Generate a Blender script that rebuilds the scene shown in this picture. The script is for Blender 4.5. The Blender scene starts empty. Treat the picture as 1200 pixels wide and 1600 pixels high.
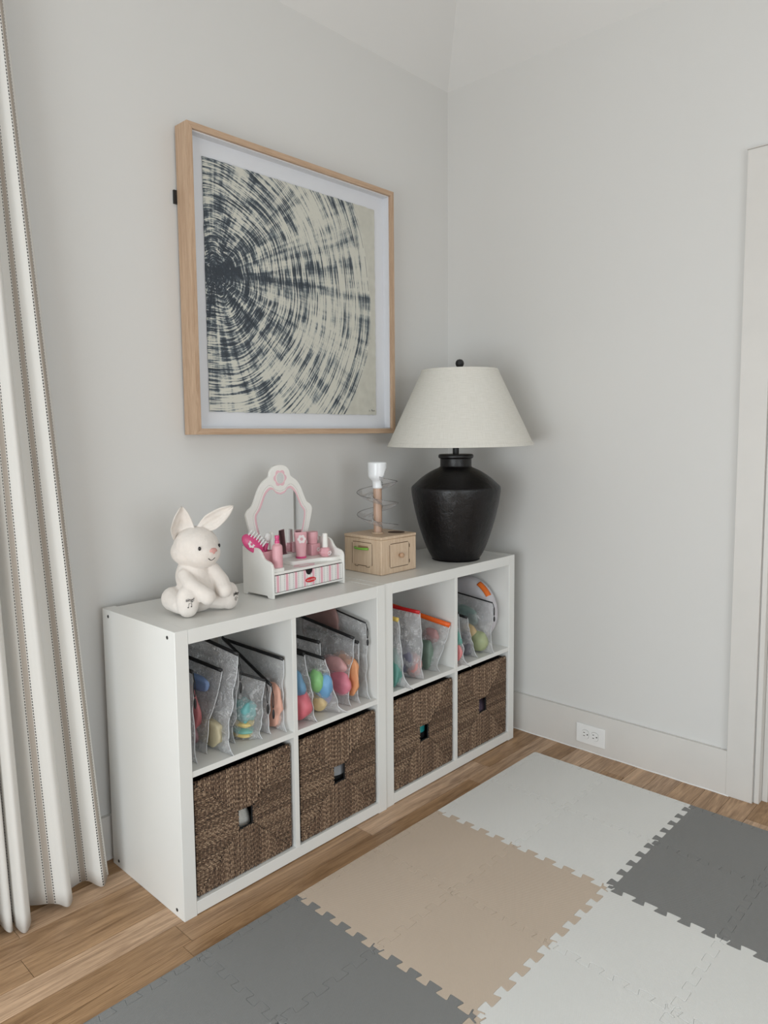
import bpy, bmesh, math, random
from mathutils import Vector, Matrix, noise
from math import sin, cos, pi, radians

rng = random.Random(7)
scene = bpy.context.scene
COL = scene.collection

# ------------------------------------------------------------------ camera
# world: x along the picture wall (right), y into the picture wall, z up;
# origin = lower front left corner of the first cabinet
cam_d = bpy.data.cameras.new('camera')
cam = bpy.data.objects.new('camera', cam_d)
COL.objects.link(cam)
yaw, pit, rol = 0.8141, -0.0904, -0.0090
fwd = Vector((sin(yaw)*cos(pit), cos(yaw)*cos(pit), sin(pit)))
rt = Vector((cos(yaw), -sin(yaw), 0))
up = rt.cross(fwd)
r2 = rt*cos(rol)+up*sin(rol)
u2 = -rt*sin(rol)+up*cos(rol)
cam.matrix_world = Matrix(((r2.x, u2.x, -fwd.x, -0.9165), (r2.y, u2.y, -fwd.y, -1.5870), (r2.z, u2.z, -fwd.z, 1.2522), (0, 0, 0, 1)))
cam_d.sensor_fit = 'VERTICAL'
cam_d.sensor_height = 36
cam_d.lens = 1126.0/1600*36
cam_d.shift_y = -19.4/1600
cam_d.clip_start = 0.05
scene.camera = cam

# ------------------------------------------------------------------ exposure, world, lights
vs = scene.view_settings
scene.display_settings.display_device = 'sRGB'
vs.view_transform = 'Standard'
vs.look = 'None'
vs.exposure = -0.05
vs.gamma = 1.0
vs.use_curve_mapping = False
scene.cycles.transparent_max_bounces = 32
scene.cycles.max_bounces = 10
scene.cycles.diffuse_bounces = 6
scene.cycles.sample_clamp_indirect = 4
scene.cycles.caustics_reflective = False
scene.cycles.caustics_refractive = False

world = bpy.data.worlds.new('sky')
scene.world = world
world.use_nodes = True
world.node_tree.nodes['Background'].inputs[0].default_value = (0.80, 0.88, 1.0, 1)
world.node_tree.nodes['Background'].inputs[1].default_value = 1.0

XW, YW, ZC = 1.6345, 0.425, 2.7085      # right wall, picture wall, top of the walls
XL, YF = -2.9, -3.9                     # wall to the left, wall behind the camera
RISE = 0.55                             # the ceiling slopes up from every wall


def area(name, loc, size, power, col, direction, spread=180):
    l = bpy.data.lights.new(name, 'AREA')
    l.shape = 'RECTANGLE'
    l.size, l.size_y = size
    l.energy = power
    l.color = col
    l.spread = radians(spread)
    o = bpy.data.objects.new(name, l)
    COL.objects.link(o)
    o.location = loc
    o.rotation_euler = Vector(direction).to_track_quat('-Z', 'Y').to_euler()
    return o


# daylight through the glazed door in the left wall and the window behind the camera
WL = (-2.45, -0.45, 0.05, 1.50)            # left opening: y0, y1, z0, z1
WF = (-1.9, 0.3, 0.35, 2.05)              # front opening: x0, x1, z0, z1
WB = (-2.35, -0.85, 0.25, 2.10)           # window in the picture wall, left of the curtain: x0, x1, z0, z1
area('daylight_left', (XL+0.02, (WL[0]+WL[1])/2, (WL[2]+WL[3])/2), (WL[1]-WL[0], WL[3]-WL[2]), 65, (0.91, 0.985, 1.02), (1, 0, 0))
area('daylight_front', ((WF[0]+WF[1])/2, YF+0.02, (WF[2]+WF[3])/2), (WF[1]-WF[0], WF[3]-WF[2]), 42, (0.91, 0.985, 1.02), (0, 1, 0))
area('daylight_back', ((WB[0]+WB[1])/2, YW-0.02, (WB[2]+WB[3])/2), (WB[1]-WB[0], WB[3]-WB[2]), 25, (0.91, 0.985, 1.02), (0, -1, 0))

# ------------------------------------------------------------------ material helpers


class NT:
    def __init__(s, name):
        s.m = bpy.data.materials.new(name)
        s.m.use_nodes = True
        s.t = s.m.node_tree
        s.n = s.t.nodes
        s.b = s.n['Principled BSDF']
        s.out = s.n['Material Output']

    def new(s, typ, **kw):
        n = s.n.new(typ)
        for k, v in kw.items():
            setattr(n, k, v)
        return n

    def link(s, a, b):
        s.t.links.new(a, b)

    def math(s, op, a, b=None, c=None, clamp=False):
        n = s.new('ShaderNodeMath', operation=op, use_clamp=clamp)
        for i, v in enumerate((a, b, c)):
            if v is None:
                continue
            if isinstance(v, (int, float)):
                n.inputs[i].default_value = v
            else:
                s.link(v, n.inputs[i])
        return n.outputs[0]

    def coord(s, kind='Object', scale=(1, 1, 1), rot=(0, 0, 0)):
        tc = s.new('ShaderNodeTexCoord')
        mp = s.new('ShaderNodeMapping')
        mp.inputs['Scale'].default_value = scale
        mp.inputs['Rotation'].default_value = rot
        s.link(tc.outputs[kind], mp.inputs[0])
        return mp.outputs[0]

    def noise(s, vec, scale, detail=3, rough=0.5, dist=0.0):
        n = s.new('ShaderNodeTexNoise')
        n.inputs['Scale'].default_value = scale
        n.inputs['Detail'].default_value = detail
        n.inputs['Roughness'].default_value = rough
        n.inputs['Distortion'].default_value = dist
        if vec is not None:
            s.link(vec, n.inputs['Vector'])
        return n.outputs['Fac']

    def ramp(s, fac, stops, interp='LINEAR'):
        r = s.new('ShaderNodeValToRGB')
        r.color_ramp.interpolation = interp
        el = r.color_ramp.elements
        el[0].position, el[0].color = stops[0][0], (*stops[0][1], 1)
        el[1].position, el[1].color = stops[-1][0], (*stops[-1][1], 1)
        for p, c in stops[1:-1]:
            e = el.new(p)
            e.color = (*c, 1)
        s.link(fac, r.inputs[0])
        return r.outputs[0]

    def mix(s, fac, a, b, mode='MIX'):
        n = s.new('ShaderNodeMix', data_type='RGBA', blend_type=mode)
        for sock, v in ((n.inputs[0], fac), (n.inputs[6], a), (n.inputs[7], b)):
            if isinstance(v, (int, float)):
                sock.default_value = v
            elif isinstance(v, tuple):
                sock.default_value = (*v, 1) if len(v) == 3 else v
            else:
                s.link(v, sock)
        return n.outputs[2]

    def bump(s, h, strength, dist=0.002):
        b = s.new('ShaderNodeBump')
        b.inputs['Strength'].default_value = strength
        b.inputs['Distance'].default_value = dist
        s.link(h, b.inputs['Height'])
        s.link(b.outputs[0], s.b.inputs['Normal'])
        return b.outputs[0]

    def base(s, v):
        if isinstance(v, tuple):
            s.b.inputs['Base Color'].default_value = (*v, 1)
        else:
            s.link(v, s.b.inputs['Base Color'])

    def set(s, **kw):
        for k, v in kw.items():
            s.b.inputs[k.replace('_', ' ')].default_value = v


def plain(name, col, rough=0.5, var=0.04, nscale=40, bump=0.0, bscale=200, **kw):
    """Painted / plastic / cloth surface with a light procedural variation."""
    t = NT(name)
    v = t.coord()
    n = t.noise(v, nscale)
    c2 = tuple(max(0, x*(1-var*2)) for x in col)
    t.base(t.ramp(n, [(0.3, c2), (0.7, col)]))
    t.set(Roughness=rough)
    if bump:
        t.bump(t.noise(v, bscale, 4), bump, 0.001)
    for k, x in kw.items():
        t.b.inputs[k.replace('_', ' ')].default_value = x
    return t.m


def m_wall(name, col):
    t = NT(name)
    v = t.coord()
    t.base(t.ramp(t.noise(v, 1.3, 2), [(0.3, tuple(c*0.985 for c in col)), (0.7, col)]))
    t.set(Roughness=0.62)
    t.bump(t.noise(v, 150, 3), 0.12, 0.0012)
    return t.m


M = {}
M['wall'] = m_wall('wall_paint', (0.645, 0.637, 0.618))
M['ceiling'] = m_wall('ceiling_paint', (0.69, 0.685, 0.67))
M['trim'] = plain('trim_paint', (0.64, 0.62, 0.59), 0.4, 0.015, 8)
M['cabinet'] = plain('white_laminate', (0.74, 0.74, 0.715), 0.33, 0.01, 6)
M['screw'] = plain('screw_steel', (0.12, 0.12, 0.12), 0.35, 0.05, 60, Metallic=0.8)
M['black'] = plain('black_zip', (0.012, 0.012, 0.013), 0.5, 0.1, 80)
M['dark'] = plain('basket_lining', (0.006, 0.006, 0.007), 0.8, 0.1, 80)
M['white_plastic'] = plain('white_plastic', (0.78, 0.78, 0.77), 0.3, 0.01)
M['outlet_gap'] = plain('outlet_gap', (0.25, 0.24, 0.22), 0.6, 0.02)


def m_wood(name, a, b, axis=(1, 14, 14), rough=0.45, tone=False, knots=True):
    t = NT(name)
    if tone:
        at = t.new('ShaderNodeAttribute', attribute_name='tone')
        ao = t.new('ShaderNodeAttribute', attribute_name='offs')
        tc = t.new('ShaderNodeTexCoord')
        add = t.new('ShaderNodeVectorMath', operation='ADD')
        t.link(tc.outputs['Object'], add.inputs[0])
        t.link(ao.outputs['Vector'], add.inputs[1])
        mp = t.new('ShaderNodeMapping')
        mp.inputs['Scale'].default_value = axis
        t.link(add.outputs[0], mp.inputs[0])
        v = mp.outputs[0]
    else:
        v = t.coord('Object', axis)
    n1 = t.noise(v, 2.2, 8, 0.66, 1.2)
    n3 = t.noise(v, 1.0, 3, 0.5, 2.5)
    rings = t.math('ABSOLUTE', t.math('SUBTRACT', t.math('FRACT', t.math('MULTIPLY', n3, 9.0)), 0.5))
    n2 = t.noise(v, 26, 4, 0.75)
    f = t.math('ADD', t.math('MULTIPLY', n1, 0.75), t.math('MULTIPLY', rings, 0.22))
    f = t.math('ADD', f, t.math('MULTIPLY', t.math('SUBTRACT', n2, 0.5), 0.30))
    c = t.ramp(f, [(0.25, b), (0.60, a)])
    if tone:
        hsv = t.new('ShaderNodeHueSaturation')
        t.link(c, hsv.inputs['Color'])
        t.link(t.math('ADD', t.math('MULTIPLY', at.outputs['Fac'], 0.50), 0.80), hsv.inputs['Value'])
        t.link(t.math('ADD', t.math('MULTIPLY', at.outputs['Fac'], -0.25), 1.12), hsv.inputs['Saturation'])
        c = hsv.outputs[0]
    t.base(c)
    t.set(Roughness=rough)
    t.bump(f, 0.06, 0.001)
    return t.m


M['oak_floor'] = m_wood('oak_floor', (0.54, 0.345, 0.20), (0.20, 0.110, 0.052), (0.9, 13, 13), 0.42, tone=True)
M['oak_frame_v'] = m_wood('oak_frame_upright', (0.56, 0.40, 0.275), (0.38, 0.245, 0.155), (30, 30, 1.5), 0.5)
M['oak_frame_h'] = m_wood('oak_frame_rail', (0.56, 0.40, 0.275), (0.38, 0.245, 0.155), (1.5, 30, 30), 0.5)
M['birch'] = m_wood('birch_toy', (0.66, 0.52, 0.38), (0.52, 0.37, 0.25), (24, 24, 2.0), 0.5)
M['birch_knob'] = m_wood('birch_knob', (0.55, 0.36, 0.23), (0.42, 0.25, 0.15), (60, 60, 12), 0.5)
M['copper_tube'] = m_wood('stained_wood_tube', (0.52, 0.35, 0.26), (0.42, 0.27, 0.19), (60, 60, 6), 0.35)

# ------------------------------------------------------------------ mesh helpers


def link(o, parent=None):
    COL.objects.link(o)
    if parent is not None:
        o.parent = parent
    return o


def tag(o, label=None, cat=None, group=None, kind=None):
    if label:
        o['label'] = label
    if cat:
        o['category'] = cat
    if group:
        o['group'] = group
    if kind:
        o['kind'] = kind
    return o


def empty(name, loc, label, cat, rz=0, group=None):
    o = bpy.data.objects.new(name, None)
    o.empty_display_size = 0.05
    o.location = loc
    o.rotation_euler = (0, 0, rz)
    link(o)
    return tag(o, label, cat, group)


class MB:
    def __init__(s):
        s.v, s.f, s.mi = [], [], []

    def add(s, vs, fs, mi=0):
        k = len(s.v)
        s.v += [tuple(v) for v in vs]
        s.f += [tuple(i+k for i in f) for f in fs]
        s.mi += [mi]*len(fs)
        return s

    def box(s, x0, x1, y0, y1, z0, z1, mi=0):
        v = [(x, y, z) for z in (z0, z1) for y in (y0, y1) for x in (x0, x1)]
        return s.add(v, [(0, 2, 3, 1), (4, 5, 7, 6), (0, 1, 5, 4), (2, 6, 7, 3), (0, 4, 6, 2), (1, 3, 7, 5)], mi)

    def lathe(s, prof, n=48, c=(0, 0, 0), mi=0, cap=True):
        vs, fs = [], []
        for r, z in prof:
            for i in range(n):
                a = 2*pi*i/n
                vs.append((c[0]+r*cos(a), c[1]+r*sin(a), c[2]+z))
        for j in range(len(prof)-1):
            for i in range(n):
                k = (i+1) % n
                fs.append((j*n+i, j*n+k, (j+1)*n+k, (j+1)*n+i))
        if cap:
            fs.append(tuple(range(n))[::-1])
            fs.append(tuple((len(prof)-1)*n+i for i in range(n)))
        return s.add(vs, fs, mi)

    def tube(s, pts, rad, n=8, mi=0, flat=1.0, closed=False, upv=(0, 0, 1)):
        pts = [Vector(p) for p in pts]
        m = len(pts)
        if not hasattr(rad, '__len__'):
            rad = [rad]*m
        vs, fs = [], []
        for i, p in enumerate(pts):
            a = pts[(i-1) % m] if (closed or i > 0) else p
            b = pts[(i+1) % m] if (closed or i < m-1) else p
            t = (b-a).normalized() if (b-a).length > 1e-9 else Vector((0, 0, 1))
            u = Vector(upv)
            if abs(t.dot(u)) > 0.95:
                u = Vector((1, 0, 0))
            sx = t.cross(u).normalized()
            sy = sx.cross(t).normalized()
            for k in range(n):
                an = 2*pi*k/n
                vs.append(p+sx*cos(an)*rad[i]*flat+sy*sin(an)*rad[i])
        segs = m if closed else m-1
        for i in range(segs):
            j = (i+1) % m
            for k in range(n):
                l = (k+1) % n
                fs.append((i*n+k, i*n+l, j*n+l, j*n+k))
        if not closed:
            fs.append(tuple(range(n))[::-1])
            fs.append(tuple((m-1)*n+k for k in range(n)))
        return s.add(vs, fs, mi)

    def ell(s, c, r, rot=None, nu=24, nv=16, mi=0, sup=1.0, wob=0.0, seed=0):
        """(super)ellipsoid, optional rotation matrix and lumpiness"""
        vs, fs = [], []
        c = Vector(c)

        def pw(x):
            return math.copysign(abs(x)**sup, x)
        for j in range(nv+1):
            ph = -pi/2+pi*j/nv
            for i in range(nu):
                th = 2*pi*i/nu
                d = Vector((pw(cos(ph))*pw(cos(th)), pw(cos(ph))*pw(sin(th)), pw(sin(ph))))
                if j in (0, nv):
                    d = Vector((0, 0, -1 if j == 0 else 1))
                k = 1.0
                if wob:
                    k += wob*noise.noise(d*1.7+Vector((seed*3.1, seed, 0)))
                q = Vector((d.x*r[0]*k, d.y*r[1]*k, d.z*r[2]*k))
                if rot is not None:
                    q = rot @ q
                vs.append(c+q)
        for j in range(nv):
            for i in range(nu):
                k = (i+1) % nu
                fs.append((j*nu+i, j*nu+k, (j+1)*nu+k, (j+1)*nu+i))
        return s.add(vs, fs, mi)

    def prism(s, poly, y0, y1, mi=0, axis='y'):
        """2-D outline extruded along an axis; poly in the two other coordinates"""
        n = len(poly)
        vs = []
        for d in (y0, y1):
            for a, b in poly:
                vs.append({'y': (a, d, b), 'x': (d, a, b), 'z': (a, b, d)}[axis])
        fs = [tuple(range(n)), tuple(range(2*n-1, n-1, -1))]
        for i in range(n):
            k = (i+1) % n
            fs.append((i, i+n, k+n, k))
        return s.add(vs, fs, mi)

    def mesh(s, name):
        me = bpy.data.meshes.new(name)
        me.from_pydata(s.v, [], s.f)
        return me

    def build(s, name, mats, parent=None, smooth=False, bevel=0, seg=2, normals=True, angle=None):
        me = s.mesh(name)
        if not isinstance(mats, (list, tuple)):
            mats = [mats]
        for m in mats:
            me.materials.append(m)
        if len(mats) > 1:
            me.polygons.foreach_set('material_index', s.mi)
        if normals:
            bm = bmesh.new()
            bm.from_mesh(me)
            bmesh.ops.recalc_face_normals(bm, faces=bm.faces)
            bm.to_mesh(me)
            bm.free()
        if smooth:
            me.polygons.foreach_set('use_smooth', [True]*len(me.polygons))
            if angle:
                me.set_sharp_from_angle(angle=radians(angle))
        o = link(bpy.data.objects.new(name, me), parent)
        if bevel:
            b = o.modifiers.new('bevel', 'BEVEL')
            b.width = bevel
            b.segments = seg
            b.limit_method = 'ANGLE'
            b.angle_limit = radians(35)
            b.harden_normals = False
            me.polygons.foreach_set('use_smooth', [True]*len(me.polygons))
            if not smooth:
                me.set_sharp_from_angle(angle=radians(30))
            b.use_clamp_overlap = True
        return o


def text_obj(name, body, size, mat, parent, matrix, extrude=0.0003, shear=0.0, sx=1.0):
    cu = bpy.data.curves.new(name, 'FONT')
    cu.body = body
    cu.size = size
    cu.extrude = extrude
    cu.shear = shear
    cu.align_x = 'CENTER'
    cu.align_y = 'CENTER'
    tmp = bpy.data.objects.new('tmp', cu)
    COL.objects.link(tmp)
    dg = bpy.context.evaluated_depsgraph_get()
    dg.update()
    me = bpy.data.meshes.new_from_object(tmp.evaluated_get(dg))
    bpy.data.objects.remove(tmp)
    me.name = name
    me.materials.clear()
    me.materials.append(mat)
    me.transform(matrix @ Matrix.Diagonal((sx, 1, 1, 1)))
    return link(bpy.data.objects.new(name, me), parent)


def frame_mat(origin, xdir, ydir):
    x = Vector(xdir).normalized()
    y = Vector(ydir).normalized()
    z = x.cross(y)
    return Matrix(((x.x, y.x, z.x, origin[0]), (x.y, y.y, z.y, origin[1]), (x.z, y.z, z.z, origin[2]), (0, 0, 0, 1)))


def lerp(a, b, t):
    return a+(b-a)*t


# ------------------------------------------------------------------ room shell
T = 0.12
# floor: individual oak strips, 82.5 mm wide, running along the picture wall
PW, Y0 = 0.0825, 0.0079
fm = MB()
tones, offs = [], []
rf = random.Random(11)
k0, k1 = int((YF-0.2-Y0)/PW)-1, int((YW+0.1-Y0)/PW)+1
forced = {-1: (-0.05, 1.12), -2: (0.2415, -0.75), 0: (-1.1, 0.62), 1: (0.4, -0.62), 2: (0.75, -0.34), 3: (0.1, -0.9), -3: (0.9, -0.4), -4: (1.35, 0.0)}
for k in range(k0, k1):
    xs = [XL-0.2]
    while xs[-1] < 2.6:
        xs.append(xs[-1]+rf.uniform(0.55, 1.5))
    if k in forced:
        xs = [x for x in xs if all(abs(x-f) > 0.45 for f in forced[k])]+list(forced[k])
        xs.sort()
    xs[0] = XL-0.2
    xs[-1] = max(xs[-1], 2.6)
    for a, b in zip(xs, xs[1:]):
        g = 0.0006
        fm.box(a+g, b-g, Y0+k*PW-PW+g, Y0+k*PW-g, -0.02, 0.0)
        tn = rf.uniform(0, 1)
        of = (rf.uniform(-9, 9), rf.uniform(-9, 9), 0)
        tones.append(tn)
        offs.append(of)
fo = fm.build('floor', [M['oak_floor']], normals=False)
tag(fo, kind='structure')
at = fo.data.attributes.new('tone', 'FLOAT', 'FACE')
at.data.foreach_set('value', [t for t in tones for _ in range(6)])
ao = fo.data.attributes.new('offs', 'FLOAT_VECTOR', 'FACE')
ao.data.foreach_set('vector', [c for of in offs for _ in range(6) for c in of])
tag(MB().box(XL-0.2, 2.6, YF-0.2, YW+0.2, -0.06, -0.0205).build('subfloor', M['dark']), kind='structure').name = 'trim_8'

# walls
DR = (-1.72, -0.887, 2.058)                # doorway in the right wall: y0, y1, top
tag(MB().box(XL-T, WB[0], YW, YW+T, 0, ZC).box(WB[1], XW+T, YW, YW+T, 0, ZC).box(WB[0], WB[1], YW, YW+T, 0, WB[2]).box(WB[0], WB[1], YW, YW+T, WB[3], ZC).build('wall_back', M['wall']), kind='structure')
tag(MB().box(XW, XW+T, DR[1], YW, 0, ZC).box(XW, XW+T, DR[0], DR[1], DR[2], ZC).box(XW, XW+T, YF-T, DR[0], 0, ZC)
    .build('wall_right', M['wall']), kind='structure')
tag(MB().box(XL-T, XL, YF-T, WL[0], 0, ZC).box(XL-T, XL, WL[1], YW, 0, ZC).box(XL-T, XL, WL[0], WL[1], 0, WL[2])
    .box(XL-T, XL, WL[0], WL[1], WL[3], ZC).build('wall_left', M['wall']), kind='structure')
tag(MB().box(XL, WF[0], YF-T, YF, 0, ZC).box(WF[1], XW, YF-T, YF, 0, ZC).box(WF[0], WF[1], YF-T, YF, 0, WF[2])
    .box(WF[0], WF[1], YF-T, YF, WF[3], ZC).build('wall_front', M['wall']), kind='structure')
# ceiling: slopes up from the wall tops to a flat middle
R_ = RISE
o4 = [(XL, YF, ZC), (XW, YF, ZC), (XW, YW, ZC), (XL, YW, ZC)]
i4 = [(XL+R_, YF+R_, ZC+R_), (XW-R_, YF+R_, ZC+R_), (XW-R_, YW-R_, ZC+R_), (XL+R_, YW-R_, ZC+R_)]
cm = MB()
th = 0.1
vsc = o4+i4+[(x, y, z+th*1.4) for x, y, z in o4]+[(x, y, z+th) for x, y, z in i4]
cm.add(vsc, [(0, 1, 5, 4), (1, 2, 6, 5), (2, 3, 7, 6), (3, 0, 4, 7), (4, 5, 6, 7),
             (8, 12, 13, 9), (9, 13, 14, 10), (10, 14, 15, 11), (11, 15, 12, 8), (12, 15, 14, 13),
             (0, 8, 9, 1), (1, 9, 10, 2), (2, 10, 11, 3), (3, 11, 8, 0)])
tag(cm.build('ceiling', M['ceiling'], normals=False), kind='structure')

# baseboards
BH, BT = 0.135, 0.015
tag(MB().box(XL, XW-BT, YW-BT, YW, 0, BH).build('baseboard_back', M['trim'], bevel=0.001), kind='structure')
tag(MB().box(XW-BT, XW, -0.80, YW, 0.0, 0.158).build('baseboard_right', M['trim'], bevel=0.001), kind='structure')
# bead of caulk along the bottom of the right baseboard
pts = [(XW-BT, y, 0.001+0.0007*sin(y*40)) for y in [YW-BT-0.02*i for i in range(62)]]
tag(MB().tube(pts, 0.0028, 6).build('trim_5', M['white_plastic'], smooth=True), kind='structure')
# door casing
tag(MB().box(XW-BT, XW, -0.8845, -0.800, 0, 2.143).build('trim_1', M['trim'], bevel=0.0008), kind='structure')
tag(MB().box(XW-BT, XW, DR[0]-0.085, -0.8850, 2.058, 2.143).box(XW-BT-0.004, XW, DR[0]-0.09, -0.798, 2.1435, 2.147)
    .build('trim_2', M['trim'], bevel=0.0008), kind='structure')
tag(MB().box(XW-0.005, XW+0.0715, -0.903, -0.8872, 0, 2.0575).box(XW+0.028, XW+0.0715, -0.921, -0.9032, 0, 2.0575)
    .build('trim_3', M['trim'], bevel=0.0015), kind='structure')
tag(MB().box(XW-BT, XW, DR[0]-0.085, DR[0], 0, 2.058).build('trim_4', M['trim'], bevel=0.0015), kind='structure')
dm = MB().box(XW+0.072, XW+0.11, DR[0]+0.002, DR[1]-0.002, 0.004, 2.055)
tag(dm.build('door_1', M['trim'], bevel=0.002), kind='structure')
hm = MB().box(XW+0.062, XW+0.072, -0.9225, -0.9205, 0.10, 0.19)
tag(hm.build('trim_6', M['black']), kind='structure')
# windows (outside the picture, they let the daylight in)
pane = NT('window_glass')
gl = pane.new('ShaderNodeBsdfGlossy')
gl.inputs['Roughness'].default_value = 0.02
tr = pane.new('ShaderNodeBsdfTransparent')
mx = pane.new('ShaderNodeMixShader')
mx.inputs[0].default_value = 0.06
pane.link(tr.outputs[0], mx.inputs[1])
pane.link(gl.outputs[0], mx.inputs[2])
pane.link(mx.outputs[0], pane.out.inputs[0])
M['pane'] = pane.m
f = 0.05
w1 = MB()
y0, y1, z0, z1 = WL
for a in ((y0, y0+f, z0, z1), (y1-f, y1, z0, z1), (y0+f, y1-f, z0, z0+f), (y0+f, y1-f, z1-f, z1), ((y0+y1)/2-f/2, (y0+y1)/2+f/2, z0+f, z1-f)):
    w1.box(XL-T, XL-T+0.06, *a)
w1 = tag(w1.build('window_1', M['trim']), kind='structure')
MB().box(XL-T+0.028, XL-T+0.032, y0+f, y1-f, z0+f, z1-f).build('pane', M['pane'], w1)
w2 = MB()
x0, x1, z0, z1 = WF
for a in ((x0, x0+f, z0, z1), (x1-f, x1, z0, z1), (x0+f, x1-f, z0, z0+f), (x0+f, x1-f, z1-f, z1), ((x0+x1)/2-f/2, (x0+x1)/2+f/2, z0+f, z1-f)):
    w2.box(a[0], a[1], YF-T, YF-T+0.06, a[2], a[3])
w2 = tag(w2.build('window_2', M['trim']), kind='structure')
MB().box(x0+f, x1-f, YF-T+0.028, YF-T+0.032, z0+f, z1-f).build('pane', M['pane'], w2)

w3 = MB()
x0, x1, z0, z1 = WB
for a in ((x0, x0+f, z0, z1), (x1-f, x1, z0, z1), (x0+f, x1-f, z0, z0+f), (x0+f, x1-f, z1-f, z1), ((x0+x1)/2-f/2, (x0+x1)/2+f/2, z0+f, z1-f)):
    w3.box(a[0], a[1], YW+T-0.06, YW+T, a[2], a[3])
w3 = tag(w3.build('window_3', M['trim']), kind='structure')
MB().box(x0+f, x1-f, YW+T-0.032, YW+T-0.028, z0+f, z1-f).build('pane', M['pane'], w3)

def thin(t, base, gain, power):
    """front-face-only reflectance that rises towards grazing angles"""
    lw_ = t.new('ShaderNodeLayerWeight')
    lw_.inputs[0].default_value = 0.5
    ge = t.new('ShaderNodeNewGeometry')
    fr_ = t.math('ADD', t.math('MULTIPLY', t.math('POWER', lw_.outputs['Facing'], power), gain), base)
    return t.math('MULTIPLY', fr_, t.math('SUBTRACT', 1.0, ge.outputs['Backfacing']))


# power outlet lying sideways in the right baseboard
ou = empty('power_outlet', (XW-BT, -0.296, 0.070), 'white double power outlet set sideways in the baseboard of the right wall', 'outlet')
MB().box(-0.005, 0.0, -0.0605, 0.0605, -0.0385, 0.0385).build('cover_plate', M['white_plastic'], ou, bevel=0.002, seg=3)
for s in (-1, 1):
    yy = -s*0.0195
    sk = MB()
    n = 40
    ring = []
    for i in range(n):
        a = 2*pi*i/n
        ring.append((yy+max(-0.0135, min(0.0135, 0.0172*cos(a))), 0.0172*sin(a)))
    sk.prism([(yy+(a-yy)*1.05, b*1.05) for a, b in ring], -0.0056, -0.0045, 1, 'x')
    sk.prism(ring, -0.0070, -0.0050, 0, 'x')
    for zz in (-0.0063, 0.0063):
        sk.box(-0.0073, -0.0068, yy+0.002, yy+0.0088, zz-0.0013, zz+0.0013, 2)
    sk.prism([(yy-0.0085+0.0027*cos(a*pi/6), 0.0027*sin(a*pi/6)) for a in range(12)], -0.0073, -0.0068, 2, 'x')
    sk.build('socket', [M['white_plastic'], M['outlet_gap'], M['black']], ou)

# ------------------------------------------------------------------ foam play mat
def m_foam(name, col):
    t = NT(name)
    v = t.coord('Object', (1, 1, 1), (0, 0, radians(12)))
    sp = t.new('ShaderNodeSeparateXYZ')
    t.link(v, sp.inputs[0])
    kx = 2*pi/0.0052
    a = t.math('SINE', t.math('MULTIPLY', sp.outputs[0], kx))
    b = t.math('SINE', t.math('MULTIPLY', sp.outputs[1], kx))
    h = t.math('MULTIPLY', a, b)
    t.base(t.ramp(t.noise(t.coord(), 3, 2), [(0.3, tuple(c*0.96 for c in col)), (0.7, col)]))
    t.set(Roughness=0.7)
    t.bump(h, 0.30, 0.0007)
    return t.m


FO = {'white': m_foam('foam_white', (0.74, 0.735, 0.71)), 'beige': m_foam('foam_beige', (0.565, 0.46, 0.365)),
      'grey': m_foam('foam_grey', (0.215, 0.215, 0.21))}
MX0, MY0, TS = 0.2607, -0.1375, 0.30     # corner between first grey and beige block
MROT = -0.0073 * 0.6


def mpt(X, Y):
    c, s = cos(MROT), sin(MROT)
    return (MX0+c*X-s*Y, MY0+s*X+c*Y)


def seam(a, b, n=5, d=0.0105, flip=1):
    """dovetail line between two grid nodes"""
    a, b = Vector(a), Vector(b)
    t = (b-a).normalized()
    nn = Vector((-t.y, t.x))*flip
    L = (b-a).length
    pt = [a]
    p = L/n
    for i in range(n):
        c = (i+0.5)*p
        wn, ww = p*0.19, p*0.27
        pt += [a+t*(c-p*0.5+0.0025 if i else 0.012)-nn*d*(1 if i else 0.0),
               a+t*(c-wn-0.0035)-nn*d, a+t*(c-wn)-nn*d*0.85, a+t*(c-ww)+nn*d*0.85, a+t*(c-ww+0.0035)+nn*d,
               a+t*(c+ww-0.0035)+nn*d, a+t*(c+ww)+nn*d*0.85, a+t*(c+wn)-nn*d*0.85, a+t*(c+wn+0.0035)-nn*d]
        if i == n-1:
            pt += [a+t*(L-0.012)]
    pt.append(b)
    return pt


tiles = {}
for I in range(-2, 4):
    for J in range(-4, 0):
        if J >= -2:
            c = 'grey' if I < 0 else ('beige' if I < 2 else 'white')
        else:
            c = 'beige' if I < 0 else ('white' if I < 2 else 'grey')
        tiles[(I, J)] = c
IX, JX = 4, 0                             # outer limits
INS = 0.0125


def node(i, j):
    X, Y = i*TS, j*TS
    if i == IX:
        X -= INS
    if i == -2:
        X += 0
    if j == JX:
        Y -= INS
    return Vector((X, Y))


def edge_h(i, j):   # from node (i,j) to (i+1,j)
    return seam(node(i, j), node(i+1, j), flip=1 if (i+j) % 2 else 1)


def edge_v(i, j):   # from node (i,j) to (i,j+1)
    return seam(node(i, j), node(i, j+1))


def clean(poly):
    out = []
    for q in poly:
        if not out or (q-out[-1]).length > 1e-5:
            out.append(q)
    if (out[0]-out[-1]).length < 1e-5:
        out.pop()
    return out


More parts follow.
